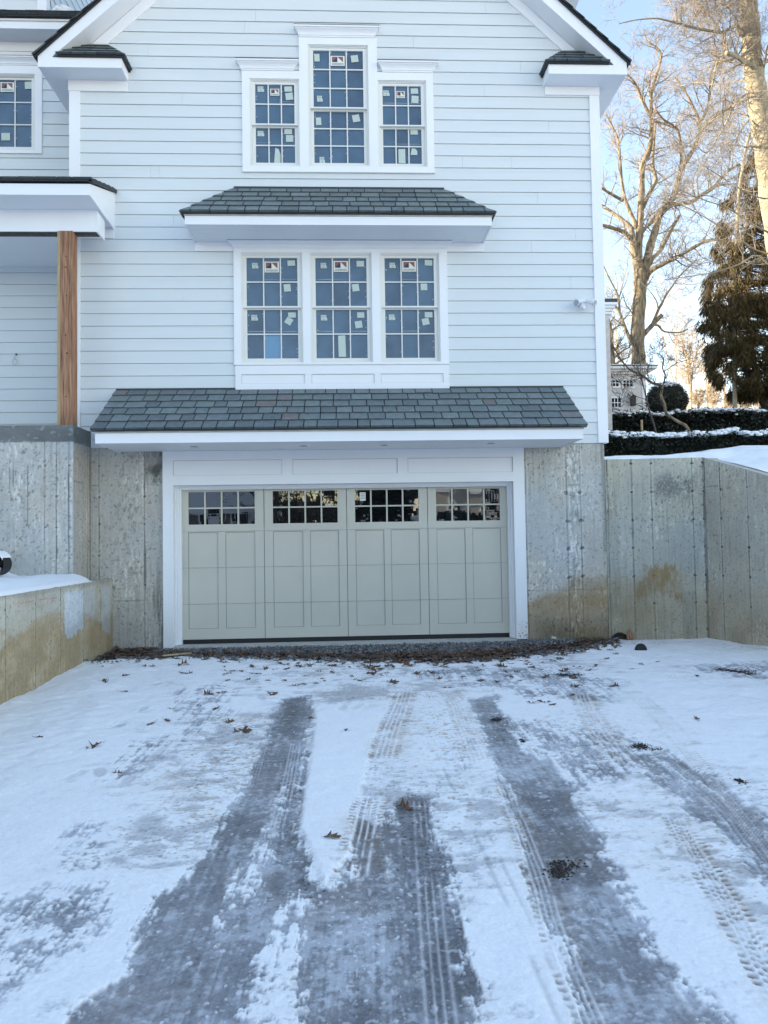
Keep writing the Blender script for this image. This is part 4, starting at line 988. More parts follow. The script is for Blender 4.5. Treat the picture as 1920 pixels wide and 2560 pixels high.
for pts,w in PRINTS:
    dd,s_,t_,Lt=pdist(X+(n_m-.5)*.02,Yg,pts); g=np.exp(-(dd/w)**2)*.22*sstep(.3,.6,n_m); col=col*(1-g[...,None]); hgt-=g*.015
sand=sstep(.52,.66,fbm(X,Yg,.45,.45,4,1040)*.6+n_w*.4)*pack*(1-ice); col=col*(1-sand[...,None]*np.array((.05,.085,.13)))
spk=sstep(.70,.74,fbm(X*.6,Yg,.018,.018,2,1041,.5)*.8+n_l*.22)*pack*(1-ice*.7); col=col*(1-spk[...,None]*np.array((.42,.46,.50)))
# brushy brown flecks either side of the middle strips
for (cx,cy,rx,ry) in ((.75,-4.6,.35,1.3),(1.0,-6.6,.12,.9),(.02,-6.9,.14,.35),(1.9,-5.0,.5,.8),(-.95,-5.4,.35,1.2)):
    g=np.exp(-(((X-cx)/rx)**2+((Yg-cy)/ry)**2))*sstep(.60,.70,fbm(X*.55,Yg,.022,.022,3,1050+int(cx*9),.55))*(1-ice*.5); col=col*(1-g[...,None]*np.array((.40,.50,.60)))
rs=random.Random(77)
for i in range(26):
    fx,fy=rs.uniform(-2.2,-.9),rs.uniform(-5.8,-2.4)
    if i>18: fx,fy=rs.uniform(-.35,.1),rs.uniform(-3.9,-3.2)
    an=rs.uniform(-.6,.6); bb=np.where(np.abs(dist-10.92-fy)<.3)[0]; sl=(slice(bb[0],bb[-1]+1),slice(None)); dx=X[sl]-fx;dy=Yg[sl]-fy; a=(dx*math.cos(an)+dy*math.sin(an))/.05; b=(-dx*math.sin(an)+dy*math.cos(an))/.13
    rr=np.sqrt(a*a+b*b)+(n_s[sl]-.5)*.8; g=sstep(1.1,.6,rr); k=rs.random(); hgt[sl]-=g*.007; col[sl]=col[sl]*(1-(g*.30*k*(n_m[sl]+.3))[...,None])
gf=np.interp(X,[p[0] for p in GF],[p[1] for p in GF])+(n_m-.5)*.30+(n_s-.5)*.14
gr=sstep(-.02,.03,Yg-gf); gcol=np.array((.050,.051,.054))*(.6+.9*n_s)[...,None]
col=col*(1-gr[...,None])+gcol*gr[...,None]
hgt=hgt*(1-gr)+gr*(-.01+(n_m-.5)*.02)
wet=np.clip(ice*(1-ch)*.9+gr*.2,0,1)
P=np.stack([X,Yg,gz(Yg)+hgt-.014],-1)
# keep the fan under the low wall and the bank
P[...,2]=np.where(X<-3.5,P[...,2]-.2,P[...,2])
P[...,2]+= (-.05*sstep(3.3,4.2,X))*sstep(-1.5,0,Yg)
dr_=grid_mesh('driveway',P,'drive',None,col=np.clip(col,.008,.92),wet=wet)
tag(dr_,'snowy driveway with grey icy tyre tracks fanning out from the garage','driveway',kind='structure')
def gh(x,y):
    """height of the driveway surface (nearest grid vertex)"""
    j=int(np.clip(np.searchsorted(dist,y+10.92),0,NV-1)); xx=x/(dist[j]); i=int(np.clip(np.searchsorted(th,xx),0,NU-1)); return float(P[j,i,2])
# wide snow sheet behind and around
xs=np.linspace(-90,90,60); ys=np.concatenate([np.linspace(-90,-9.4,30),[-9.3,-6,-3,-.0,.3]])
XX,YY=np.meshgrid(xs,ys); ZZ=np.where(YY>-9.4,gz(YY)-.05,gz(np.maximum(YY,-14))-.035+ (np.minimum(YY,-18)+18)*-.01)
ZZ=np.where((YY<=-9.39),ZZ,ZZ)
gd=grid_mesh('ground',np.stack([XX,YY,ZZ],-1),'snow'); tag(gd,'open snowy ground around the driveway','ground',kind='structure')

# --- terrace snow above the low wall
xs=np.linspace(-9.5,-3.47,240); ys=np.linspace(-12.2,-.705,380); XX,YY=np.meshgrid(xs,ys)
n1=fbm(XX,YY,.5,.4,4,1100); n2=fbm(XX,YY,.09,.07,3,1101)
zz=1.005+.10*sstep(0,.5,-3.5-XX)*(.2+n1*.7)+(n2-.5)*.018-.045*sstep(-3.50,-3.465,XX+(n2-.5)*.03)
zz+= .10*sstep(-4.42,-4.75,XX)*sstep(-2.2,-1.0,YY)+.03*np.exp(-((XX+3.72)/.12)**2)*sstep(-1.4,-.8,YY)
zz-= .04*sstep(-3.62,-3.50,XX)*sstep(-1.0,-.75,YY)
zz=np.where(YY<-3.4,zz+.02*np.minimum(1,(-3.4-YY)/3),zz)
tr_=grid_mesh('snow_terrace',np.stack([XX,YY,zz],-1),'snow'); tag(tr_,'smooth snow on the raised terrace behind the low retaining wall','snow',kind='structure')
m=MB(); m.box(-9.5,-3.73,-12.2,-.71,-.6,.93); tag(m.build('terrace_ground','conc_plain'),'ground under the snowy terrace','ground',kind='structure')

# --- hillside to the right and behind
def hz(x,y):
    base=np.interp(y,[-9.4,-7.3,0,.6,1.2,2.2,4,6,12,26,31,80,140],[-.4,.30,2.60,2.70,2.77,2.80,3.12,3.75,5.1,7.75,8.4,12.5,18])
    return base
rows=list(np.linspace(-9.4,.10,60))+[.13]+list(np.linspace(.25,3.2,44))+list(np.linspace(3.4,9.9,24))+[10.2]+list(np.linspace(11,140,60))
NC=150; PP=[];CL=[]
for y in rows:
    x0=5.47+.2495*(-y)+.07 if y<.11 else (3.90 if y<10.1 else -70)
    if y>.11 and y<1.0: x0=3.90
    k=np.linspace(0,1,NC)**(2.2 if y<10.1 else 1.3); xx=x0+k*(95-x0); yy=np.full(NC,y)
    z=hz(xx,np.array(y))+ (fbm(xx,yy,1.2,1.0,4,1200)-.5)*.14*np.clip((xx-x0)/.5,0,1)+(fbm(xx,yy,.25,.2,3,1201)-.5)*.03
    if y<1.4: z=z+.13*sstep(.05,1.2,xx-x0)*sstep(-3.4,-.4,y)*sstep(.8,.0,y)+.05*sstep(5.2,6.5,xx)
    PP.append(np.stack([xx,yy,z],-1))
    br=sstep(2.4,4.2,y+(fbm(xx,yy,.7,.7,3,1203)-.5)*2)*sstep(60,30,y)*(.85)
    br=br*sstep(.30,.52,fbm(xx,yy,.6,.6,4,1204)+.12)
    c=np.array((.86,.88,.91))*(1-br[:,None])+np.array((.035,.028,.022))*br[:,None]; CL.append(c)
hl=grid_mesh('hillside',np.array(PP),'terrain',col=np.array(CL)); tag(hl,'snowy slope rising behind the right retaining wall','hill',kind='structure')

# ------------------------------------------------------------------ gravel and litter
rs=random.Random(21); m=MB()
def stone(m,x,y,z,r,rs,c):
    a=rs.uniform(0,6.28); v=[]
    for k in range(5): q=a+k*1.257; rr=r*rs.uniform(.75,1.2); v.append((x+rr*math.cos(q),y+rr*.9*math.sin(q),z+rs.uniform(-.2,.2)*r))
    t=(x+rs.uniform(-.4,.4)*r,y+rs.uniform(-.4,.4)*r,z+r*rs.uniform(.6,1.1)); i=len(m.v); m.v+=v+[t]
    for k in range(5): m.f.append((i+k,i+(k+1)%5,i+5)); m.m.append(0); m._c(c)
gx=[p[0] for p in GF]; gy=[p[1] for p in GF]
for k in range(11500):
    x=rs.uniform(-3.44,3.95); f0=float(np.interp(x,gx,gy)); y=rs.uniform(f0-.03,.0)
    if y>-.105 and -2.6<x<2.45: continue
    if rs.random()<.06: y=f0-abs(rs.gauss(0,.15))
    g=rs.uniform(.6,1.5)
    base=rs.choice(((.12,.124,.13),(.15,.153,.158),(.085,.088,.093),(.20,.198,.19)))
    up=.03*math.exp(-((x-2.9)/.5)**2)*math.exp(-((y+.35)/.25)**2)
    stone(m,x,y,gh(x,y)+.002+rs.uniform(0,.02)+up,rs.uniform(.010,.021),rs,tuple(q*g for q in base))
tag(m.build('gravel','stone'),'dark crushed stone strip along the foot of the garage door','gravel',kind='stuff')

def leaf_mesh(seed):
    rs=random.Random(seed); half=[(0,.0),(.05,.10),(.20,.16),(.10,.28),(.17,.36),(.33,.45),(.14,.52),(.18,.62),(.30,.74),(.12,.78),(.10,.90),(0,1.)]
    m=MB(); cu=rs.uniform(.5,1.6); tw=rs.uniform(-1.2,1.2); be=rs.uniform(-.4,1.3); rl=rs.uniform(.2,1.3)
    def bend(x,y):
        z=(abs(x)**1.5*cu*2.0+ (y-.5)**2*be + x*tw*(y-.3)*.9)*.72 + .05*math.sin(9*y+seed)+.05*math.sin(14*x+3*y)
        return (x*(1-.25*abs(cu)*abs(x)),y-.5,z)
    wl,wr=rs.uniform(.55,1.15),rs.uniform(.55,1.15)
    L=[(-a*wl*rs.uniform(.7,1.25),b+rs.uniform(-.03,.03)) for a,b in half]; R=[(a*wr*rs.uniform(.7,1.25),b+rs.uniform(-.03,.03)) for a,b in half]
    for s in (L,R):
        for (a0,b0),(a1,b1) in zip(s[:-1],s[1:]):
            A,B=bend(0,b0),bend(0,b1); C,D=bend(a1*.55,b1),bend(a0*.55,b0); E_,F_=bend(a1,b1),bend(a0,b0)
            m.quad(A,B,C,D); m.quad(D,C,E_,F_)
    m.tube([bend(0,.02),(0.02,-.62,.03),(.05,-.74,.08)],.012,4)
    zmin=min(v[2] for v in m.v); m.v=[(a,b,c-zmin) for a,b,c in m.v]
    return m
LM=[]
for i in range(9):
    o=leaf_mesh(i+1).build('oak_leaf','leaf_dark' if i%4==3 else 'leaf'); LM.append(o.data); bpy.data.objects.remove(o)
rs=random.Random(31)
# heap of leaves blown against the gravel edge (uncountable)
m=MB()
tmpl=[leaf_mesh(i+20) for i in range(6)]
for k in range(2900):
    x=rs.uniform(-3.4,3.9); 
    dens=.25+.9*math.exp(-((x-1.3)/1.0)**2)+.5*math.exp(-((x-3.3)/.5)**2)+.45*math.exp(-((x+3.1)/.3)**2)
    if rs.random()>dens: continue
    f0=float(np.interp(x,gx,gy)); y=f0+rs.gauss(.09,.20)
    if x<-2.8: y=rs.uniform(-.9,-.05)
    if y>-.13 and x<2.5 and x>-2.6: y=-.15
    s=rs.uniform(.09,.16); t=tmpl[k%6]; R_=Matrix.Translation((x,y,gh(x,y)+(rs.uniform(.022,.038) if y>f0 else rs.uniform(0,.008))))@Matrix.Rotation(rs.uniform(0,6.28),4,'Z')@Matrix.Rotation(rs.uniform(-.3,.3),4,'X')@Matrix.Diagonal((s,s,s*.45,1))
    i=len(m.v); m.v+=[tuple(R_@Vector(v)) for v in t.v]; m.f+=[tuple(i+q for q in f_) for f_ in t.f]; mm=1 if rs.random()<.35 else 0; m.m+=[mm]*len(t.f); m.c+=[None]*len(t.f)
m.usec=False
tag(m.build('leaf_litter',['leaf','leaf_dark']),'heaped brown oak leaves along the front edge of the gravel strip','leaf litter',kind='stuff')
# single leaves: the notable ones get their own label
own={(-.14,-6.76):('large dry oak leaf alone on the smooth snow tongue between the nearest tracks',.15,2),
(.31,-6.33):('curled brown leaf at the top end of the dark middle ice track',.13,1),
(-2.05,-4.9):('crumpled brown leaf clump on smooth snow at the left, nearest the low wall',.16,4),
(-2.78,-2.41):('flat brown leaf on the snow closest to the low retaining wall',.15,5),
(2.98,-4.58):('upright brown leaf alone on the clean snow at the right',.10,6),
(3.8,-2.86):('dark curled leaf on the smooth snow near the bend of the tall wall',.13,3),
(-.07,-4.64):('small brown leaf on the snow tongue halfway to the garage',.08,0),
(3.27,-2.34):('single brown leaf left of the dark slush patch at the right',.10,7),
(-1.79,-4.25):('long rolled brown leaf, left one of a close pair on the left snow',.15,8),
(-1.67,-4.12):('brown leaf, right one of a close pair on the left snow',.12,2),
(-2.59,-4.62):('thin reddish leaf sliver lying farthest left on the snow',.09,3),
(-.38,-4.16):('tan rounded leaf beside the top of the left icy track',.09,1)}
pts=[(-2.34,-2.83),(-1.73,-3.69),(-1.67,-5.54),(-2.15,-1.53),(-1.83,-2.52),(-1.49,-3.57),(-1.47,-2.68),(-1.41,-2.44),(-1.39,-2.24),(-1.33,-1.92),(-1.18,-2.42),(-1.26,-1.64),(-1.0,-3.38),(-1.0,-2.85),(-1.04,-1.81),(-.82,-3.19),(-.85,-2.3),(-.92,-1.37),(-.76,-2.52),(-.61,-2.78),(-.63,-1.72),(-.54,-2.29),(-.39,-2.04),(-.31,-2.57),(-.28,-2.95),(-.11,-2.72),(0,-2.35),(.08,-1.81),(.15,-2.62),(.3,-2.12),(.32,-2.29),(.42,-2.78),(.48,-3.13),(.67,-1.88),(.75,-2.31),(.92,-2.2),(1.12,-1.94),(1.0,-3.07),(1.26,-2.5),(1.48,-2.12),(1.52,-2.79),(1.78,-2.3),(2.16,-2.07),(2.18,-2.61),(2.15,-3.09),(2.44,-2.38),(2.23,-3.49),(2.39,-3.12),(2.86,-2.0),(2.89,-2.16),(3.18,-1.74),(3.41,-1.44),(2.51,-3.95),(3.47,-2.11),(1.72,-3.83),(1.88,-3.92),(-.64,-2.28),(-.79,-1.85),(-1.36,-3.03),(-1.49,-3.12),(-1.46,-3.52),(-1.31,-3.72),(-1.09,-4.24),(-.89,-4.56),(-1.64,-1.74),(-1.92,-1.99),(3.73,-1.96),(2.78,-3.17),(2.56,-3.36),(1.82,-2.82),(1.77,-2.57),(1.39,-2.77),(1.13,-2.86),(.98,-2.6),(2.45,-2.77),(1.92,-1.73),(2.16,-1.61),(2.35,-1.79),(2.59,-1.66),(-1.09,-2.09),(-1.27,-2.7),(-.94,-2.5)]
for k in range(60):
    x=rs.gauss(-.4,1.1) if k%2 else rs.uniform(-1,3.2); pts.append((x,-1.5-abs(rs.gauss(0,.45)) -.25*(x>0)))
def place_leaf(x,y,s,mi,label,group):
    o=bpy.data.objects.new('oak_leaf',LM[mi]); COL.objects.link(o)
    o.location=(x,y,gh(x,y)-.003); o.rotation_euler=(rs.uniform(-.22,.22),rs.uniform(-.22,.22),rs.uniform(0,6.28)); k=rs.uniform(.8,1.15); o.scale=(s*k,s,s*rs.uniform(.4,.85))
    tag(o,label,'leaf',group)
for (x,y),(lb,s,mi) in own.items(): place_leaf(x,y,s,mi,lb,'oak leaves on the snow')
for i,(x,y) in enumerate(pts):
    if not(-3.3<x<4.5): continue
    if i%4==0: x,y=pts[max(0,i-1)][0]+rs.gauss(0,.06),pts[max(0,i-1)][1]+rs.gauss(0,.07)
    if not(-3.3<x<4.5): continue
    place_leaf(x,y,rs.uniform(.075,.165),rs.randrange(9),'small brown oak leaf scattered on the trodden snow just in front of the gravel strip','oak leaves on the snow')
# dark slush and debris spots
DEB=[((1.0,-7.17),.10,.07,'brown clod of mud and grit on the nearest right-hand ice track'),((2.5,-2.6),.13,.07,'dark patch of wet leaf debris at the top right of the trodden snow'),((2.21,-5.31),.12,.05,'dark debris spot in the snow right of the tread marks'),((4.37,-2.62),.22,.12,'black wet debris patch near the right edge by the tall wall'),((2.55,-6.08),.05,.03,'small black debris spot beside the far right ice track'),((1.25,-4.35),.06,.05,'dark debris cluster on the top of the right icy track'),((1.35,-5.05),.03,.03,'tiny dark debris spot left of the white snow ridge on the right track')]
for (x,y),ra,rb,lb in DEB:
    m=MB(); rs2=random.Random(int(x*100))
    cl=[(rs2.gauss(0,.5),rs2.gauss(0,.5)) for _ in range(7)]
    for k in range(int(600*ra*rb/.02)+40):
        c0_,c1_=rs2.choice(cl); px,py=x+ra*(c0_+rs2.gauss(0,.28)),y+rb*(c1_+rs2.gauss(0,.28))*1.4; s=rs2.uniform(.003,.010)
        stone(m,px,py,gh(px,py)+rs2.uniform(-.002,.006),s,rs2,None); 
    m.usec=False; tag(m.build('debris',('debris')),lb,'debris','wet debris spots on the driveway')

# ------------------------------------------------------------------ small objects
m=MB(); T=Matrix.Translation((-2.34,-.86,gh(-2.34,-.86)+.03))@Matrix.Rotation(.80,4,'Z')@Matrix.Rotation(.05,4,'Y')
m.box(-.20,.17,-.018,.018,-.009,.009,0,None,T); m.prism([(0.17,-.018),(.24,0),(.17,.018)],0,.001,axis='z')
m.v[8:]=[tuple(T@Vector((a,b,(-.009 if c<.0005 else .009)))) for a,b,c in m.v[8:]]
tag(m.build('wooden_stake','lumber_pale'),'pale wooden stake lying on the gravel left of the garage door','stake')
# corrugated pipe mouth against the wall
def pipe(x,y,z,r,lab,tilt=0,L_=.25):
    root=empty('drain_pipe',(x,y,z),lab,'pipe','black corrugated drain pipe ends')
    m=MB(); n=28; k=10
    pts=[(Vector((x,y+L_*i/k,z+tilt*i/k))) for i in range(k+1)]; m.tube(pts,[r*(1.0 if i%2 else .93) for i in range(k+1)],n,caps=False)
    pin=[p for p in pts]; m.tube(pin,[r*.86]*(k+1),n,caps=False); o=m.build('pipe_wall','black',root)
    m=MB(); m.tube([(x,y+L_*.9,z+tilt*.9),(x,y+L_*.92,z+tilt*.92)],r*.86,n); m.build('pipe_end','debris',root)
pipe(3.98,-.055,gz(0)-.05,.125,'half-buried black pipe mouth at the foot of the tall wall beside the house corner',L_=.05)
m=MB(); m.ball((3.86,-1.13,gh(3.86,-1.13)+.0),.082,.06,.085,seg=18,ring=10); tag(m.build('black_dome','black',None,True),'small black rounded dome poking out of the snow in front of the tall wall','dome')
m=MB(); m.ball((4.12,-.07,-.03),.055,.04,.075,seg=9,ring=6,jit=.12,rs=rs); m.ball((4.12,-.07,.045),.02,.02,.03,seg=7,ring=5,jit=.1,rs=rs); tag(m.build('brown_rock','lumber',None,True),'small brown knobbed rock leaning on the tall wall beside the pipe','rock')
m=MB(); T=Matrix.Translation((2.96,-.14,gh(2.96,-.14)+.06))@Matrix.Rotation(.2,4,'Y')@Matrix.Rotation(.3,4,'X'); m.box(-.035,.035,-.004,.004,-.016,.016,0,None,T); tag(m.build('white_tag','ivory'),'small white tag dropped on the gravel beside the right door casing','tag')
m=MB(); rs3=random.Random(9)
for k in range(5): m.ball((-.79+rs3.uniform(-.05,.05),-.98+rs3.uniform(-.03,.03),gh(-.79,-.98)+.02),.045,.03,.02,seg=8,ring=5,jit=.3,rs=rs3)
tag(m.build('plastic_scrap','plastic'),'crumpled clear plastic scrap on the gravel in front of the garage door','plastic')
# hoop with snow on the terrace at the left edge
hp=empty('snowy_hoop',(-4.62,-1.2,1.2),'black hollow pipe end capped with snow on the terrace at the left picture edge','pipe')
m=MB(); rr=.145; c0=Vector((-4.56,-1.15,1.225)); pts=[]
m.tube([c0+Vector((0,-.12,0)),c0+Vector((0,.12,.0))],rr,26,caps=False); m.tube([c0+Vector((0,-.12,0)),c0+Vector((0,.12,.0))],rr*.9,26,caps=False); m.tube([c0+Vector((0,.10,0)),c0+Vector((0,.11,.0))],rr*.9,26)
m.build('pipe_wall','black',hp,True)
m=MB()
n=14
for k in range(n):
    a0=PI*.12+PI*.76*k/n; a1=PI*.12+PI*.76*(k+1)/n
    m.quad(c0+Vector((rr*1.0*math.cos(a0),-.125,rr*math.sin(a0))),c0+Vector((rr*math.cos(a1),-.125,rr*math.sin(a1))),c0+Vector((rr*1.02*math.cos(a1),-.125,rr*math.sin(a1)+.03)),c0+Vector((rr*1.02*math.cos(a0),-.125,rr*math.sin(a0)+.03)))
    m.quad(c0+Vector((rr*1.02*math.cos(a0),-.125,rr*math.sin(a0)+.03)),c0+Vector((rr*1.02*math.cos(a1),-.125,rr*math.sin(a1)+.03)),c0+Vector((rr*1.02*math.cos(a1),.12,rr*math.sin(a1)+.03)),c0+Vector((rr*1.02*math.cos(a0),.12,rr*math.sin(a0)+.03)))
m.ball(c0+Vector((0,-.06,-.075)),rr*.8,.10,.045,seg=14,ring=8)
m.build('snow_cap','snow',hp)

# ================================================================== HEDGES
def hedge(name,x0,x1,y0,y1,zb,zt,n,ls,label,seed,snowy=.5,thin=False):
    rs=random.Random(seed); root=empty(name,((x0+x1)/2,y0,zb(x0)),label,'hedge','dark hedges behind the tall wall')
    m=MB(); 
    nx=60
    lx=np.linspace(x0-1,x1+1,600); ly=fbm(lx,lx*0,.5,.5,3,seed); lz=fbm(lx*.6,lx*0+7,.5,.5,3,seed)
    def lump(x,y): return float(np.interp(x,lx,ly)) if y==0 else float(np.interp(x/.6,lx,lz))
    prof=[]
    for i in range(nx+1):
        x=x0+(x1-x0)*i/nx; l=lump(x,0)-.5; prof.append((x,y0+.10+l*.15,zb(x)-.05,zt(x)-.09+l*.14))
    for (xa,ya,ba,ta),(xb,yb,bb,tb) in zip(prof[:-1],prof[1:]):
        m.quad((xa,ya,ba),(xb,yb,bb),(xb,yb+.05,tb),(xa,ya+.05,ta)); m.quad((xa,ya+.05,ta),(xb,yb+.05,tb),(xb,y1,tb),(xa,y1,ta)); m.quad((xb,y1,bb),(xa,y1,ba),(xa,y1,ta),(xb,y1,tb))
    m.build('inner_twigs','hedge_core',root)
    m=MB()
    for k in range(n):
        x=x0+(x1-x0)*rs.random()**1.0; l=lump(x,0)-.5; b,t=zb(x),zt(x)
        if rs.random()<.25: y=rs.uniform(y0,y1); z=t+l*.16+rs.uniform(-.05,.05)
        else: z=rs.uniform(b,t+l*.16); y=y0+rs.uniform(-.05,.14)+.10*math.sin(x*5+z*9)*.5
        s=ls*rs.uniform(.6,1.3); d1=Vector((rs.gauss(0,1),rs.gauss(0,1),rs.gauss(0,1))).normalized(); d2=d1.cross(Vector((rs.gauss(0,1),rs.gauss(0,1),rs.gauss(0,1)))).normalized(); c=Vector((x,y,z))
        m.quad(c-d1*s,c+d2*s*.45,c+d1*s,c-d2*s*.45)
    m.build('foliage','hedge',root)
    m=MB()
    for k in range(int(420*snowy*(x1-x0))):
        x=x0+(x1-x0)*rs.random()**2.2; l=lump(x,0)-.5
        if lump(x*.6,7)<.60-snowy*.34: continue
        if rs.random()<.012: z=zt(x)-abs(rs.gauss(0,.10)); y=y0-.06+rs.uniform(-.02,.05); s=rs.uniform(.012,.035)
        else: z=zt(x)+l*.16+rs.uniform(-.03,.025)-.03; y=rs.uniform(y0-.06,y0+.45); s=rs.uniform(.02,.055)
        m.ball((x,y,z),s*1.4,s,s*.55,seg=6,ring=4,jit=.35,rs=rs)
    m.build('snow_cap','snow',root,True)
hedge('hedge',4.0,15,2.25,3.2,lambda x:2.70,lambda x:3.34+.012*(x-4),26000,.030,'low dark clipped hedge with a ragged snow cap directly above the tall retaining wall',5,.85)
hedge('hedge',4.6,20,6.4,7.6,lambda x:3.72,lambda x:4.38+.022*(x-5),20000,.045,'taller dark hedge row farther up the slope in front of the white cottage',8,.45)
def mound(name,c,rx,ry,rz,n,ls,label,seed):
    rs=random.Random(seed); root=empty(name,(c[0],c[1],c[2]-rz*.6),label,'shrub'); m=MB(); m.ball(c,rx*.88,ry*.88,rz*.88,jit=.05,rs=rs,seg=18,ring=12); m.build('inner_twigs','hedge_core',root)
    m=MB(); w=MB()
    for k in range(n):
        d=Vector((rs.gauss(0,1),rs.gauss(0,1),rs.gauss(0,1))).normalized(); q=rs.uniform(.86,1.03); p=Vector((c[0]+d.x*rx*q,c[1]+d.y*ry*q,c[2]+d.z*rz*q)); s=ls*rs.uniform(.6,1.3)
        d1=Vector((rs.gauss(0,1),rs.gauss(0,1),rs.gauss(0,1))).normalized(); d2=d1.cross(d).normalized() if d1.cross(d).length>.1 else d1.orthogonal(); m.quad(p-d1*s,p+d2*s*.5,p+d1*s,p-d2*s*.5)
        if d.z>.75 and rs.random()<.18: w.ball(p,.07,.07,.03,seg=6,ring=4,jit=.3,rs=rs)
    m.build('foliage','boxwood',root); w.build('snow_cap','snow',root,True)
pm=at(1667,992,12); mound('round_shrub',(pm.x,12,pm.z-.12),.64,.6,.58,6500,.035,'rounded dark clipped shrub dusted with snow beside the white cottage',3)

# ================================================================== COTTAGE
ct=empty('cottage',(9.5,26,7.6),'small white clapboard cottage with cornice and six-pane windows behind the hedges','cottage')
def c_at(x,y,Y=26): return at(x,y,Y)
xr_=c_at(1612,980).x; zt_=c_at(1560,936).z; zb_=c_at(1560,1022).z-1
m=MB(); k=0; zz=zb_
while zz<zt_:
    m.box(3.5,xr_,26-.012,31,zz,zz+.127) if 0 else m.quad((3.5,26-.018,zz),(xr_,26-.018,zz),(xr_,26,zz+.13),(3.5,26,zz+.13)); m.quad((3.5,26,zz),(xr_,26,zz),(xr_,25.982,zz),(3.5,25.982,zz)); zz+=.13
m.box(3.5,xr_-.005,26.004,31,zb_,zt_)
m.build('wall','white_siding',ct)
m=MB(); m.box(xr_-.14,xr_+.02,25.96,26.1,zb_,zt_-.001); m.build('corner_board','trim',ct)
xe=c_at(1634,925).x
m=MB(); m.box(3.3,xr_+.12,25.86,31.2,zt_+.001,zt_+.10); m.box(3.3,xr_+.26,25.70,31.3,zt_+.101,zt_+.20); m.box(3.3,xe,25.5,31.4,zt_+.201,zt_+.33); m.box(3.4,xr_+.03,25.94,25.99,zt_-.32,zt_-.26); m.build('cornice','trim',ct)
m=MB(); m.box(3.3,xe+.02,25.45,31.4,zt_+.335,zt_+.37); m.build('roof','dark_roof',ct)
m=MB(); m.box(3.4,xe-.35,25.6,31,zt_+.372,zt_+.44); m.build('roof_snow','snow',ct)
def cwin(px0,py0,px1,py1,cols,rows,name='window',arch=False):
    a=c_at(px0,py0);b=c_at(px1,py1); x0,x1,z1,z0=a.x,b.x,a.z,b.z; m=MB(); t=.09
    m.box(x0-t,x0,25.94,26.01,z0-t,z1+t); m.box(x1,x1+t,25.94,26.01,z0-t,z1+t); m.box(x0,x1,25.94,26.01,z1,z1+t); m.box(x0,x1,25.94,26.01,z0-t,z0)
    for i in range(1,cols): q=x0+(x1-x0)*i/cols; m.box(q-.018,q+.018,25.962,25.99,z0,z1)
    for j in range(1,rows): q=z0+(z1-z0)*j/rows; m.box(x0,x1,25.9635,25.99,q-.018,q+.018)
    w=m.build(name,'trim',ct); m=MB(); m.quad((x0,25.975,z0),(x1,25.975,z0),(x1,25.975,z1),(x0,25.975,z1)); m.build('pane','glass_dark',w)
cwin(1523,949,1546,966,3,2); cwin(1557,949,1581,967,3,2); cwin(1520,996,1552,1018,4,2)
m=MB(); q=at(1582,1004,25.9); m.box(q.x-.12,q.x+.12,25.78,25.95,q.z-.22,q.z+.2); m.prism([(q.x-.15,q.z+.205),(q.x+.15,q.z+.205),(q.x,q.z+.36)],25.76,25.95); m.build('wall_lantern','black',ct)
m=MB(); q=at(1528,1015,23); m.ball((q.x-.2,23,q.z-.35),.7,.4,.32,seg=16,ring=8); tag(m.build('covered_grill','grey_siding',None,True),'grey covered grill behind the hedge below the cottage window','grill')

# ================================================================== TREES
def rand_perp(d,rs):
    v=Vector((rs.gauss(0,1),rs.gauss(0,1),rs.gauss(0,1))); v=v-d*v.dot(d); return v.normalized() if v.length>1e-4 else d.orthogonal().normalized()
def grow(mt,start,d,L,r,rs,lev,up=.25,wob=.35,minr=.004,br=(5,8),seg=5,side=None,maxlev=3):
    """wobbly branch that forks; bigger wood and twigs share one mesh"""
    pts=[start];rad=[r];p=start.copy();dd=d.normalized(); n=max(3,int(seg))
    for i in range(n):
        dd=(dd+rand_perp(dd,rs)*wob*rs.uniform(.3,1)+Vector((0,0,up*.2))).normalized(); p=p+dd*(L/n); pts.append(p.copy()); rad.append(max(minr,r*(1-(i+1)/n*.72)))
    mt.tube(pts,rad,5 if r>.03 else 3,caps=False)
    if lev<maxlev:
        k=rs.randint(*br)
        for j in range(k):
            t=rs.uniform(.18,1.); i=min(n-1,int(t*n)); f_=t*n-i; q=pts[i].lerp(pts[i+1],f_); ax=(pts[i+1]-pts[i]).normalized()
            nd=(ax*rs.uniform(.35,.9)+rand_perp(ax,rs)*rs.uniform(.6,1.0)+Vector((0,0,up*.5))).normalized()
            grow(mt,q,nd,L*rs.uniform(.42,.72)*(1.15-t*.4),max(minr,rad[i]*.55),rs,lev+1,up,wob*1.1,minr,br,seg*.8,maxlev=maxlev)
def trace(px,Y,dy=0.,amp=.0,rs=None):
    n=len(px); out=[]
    for i,(x,y) in enumerate(px):
        out.append(at(x,y,Y+dy*(i/(n-1))**1.2))
    return out
def limb(mw,mt,px,r0,r1,Y,dy,rs,twigs=8,tl=2.0,lev0=1,maxlev=3,minr=.006,n=8):
    pts=trace(catm(px,3),Y,dy); k=len(pts); rad=[r0+(r1-r0)*(i/(k-1))**.8 for i in range(k)]
    rad=[q*(1+.07*math.sin(i*2.3)) for i,q in enumerate(rad)]
    mw.tube(pts,rad,n if r0>.05 else 5)
    for j in range(twigs):
        t=rs.uniform(.1,1)**.8; i=min(k-2,int(t*(k-1))); q=pts[i].lerp(pts[i+1],rs.random()); ax=(pts[i+1]-pts[i]).normalized()
        nd=(ax*rs.uniform(.3,.9)+rand_perp(ax,rs)+Vector((0,0,.2))).normalized()
        grow(mt,q,nd,tl*rs.uniform(.6,1.3)*(1.1-.5*t),min(rad[i]*.5,.05),rs,lev0,.25,.34,minr,(4,6),6,maxlev=maxlev)
    return pts
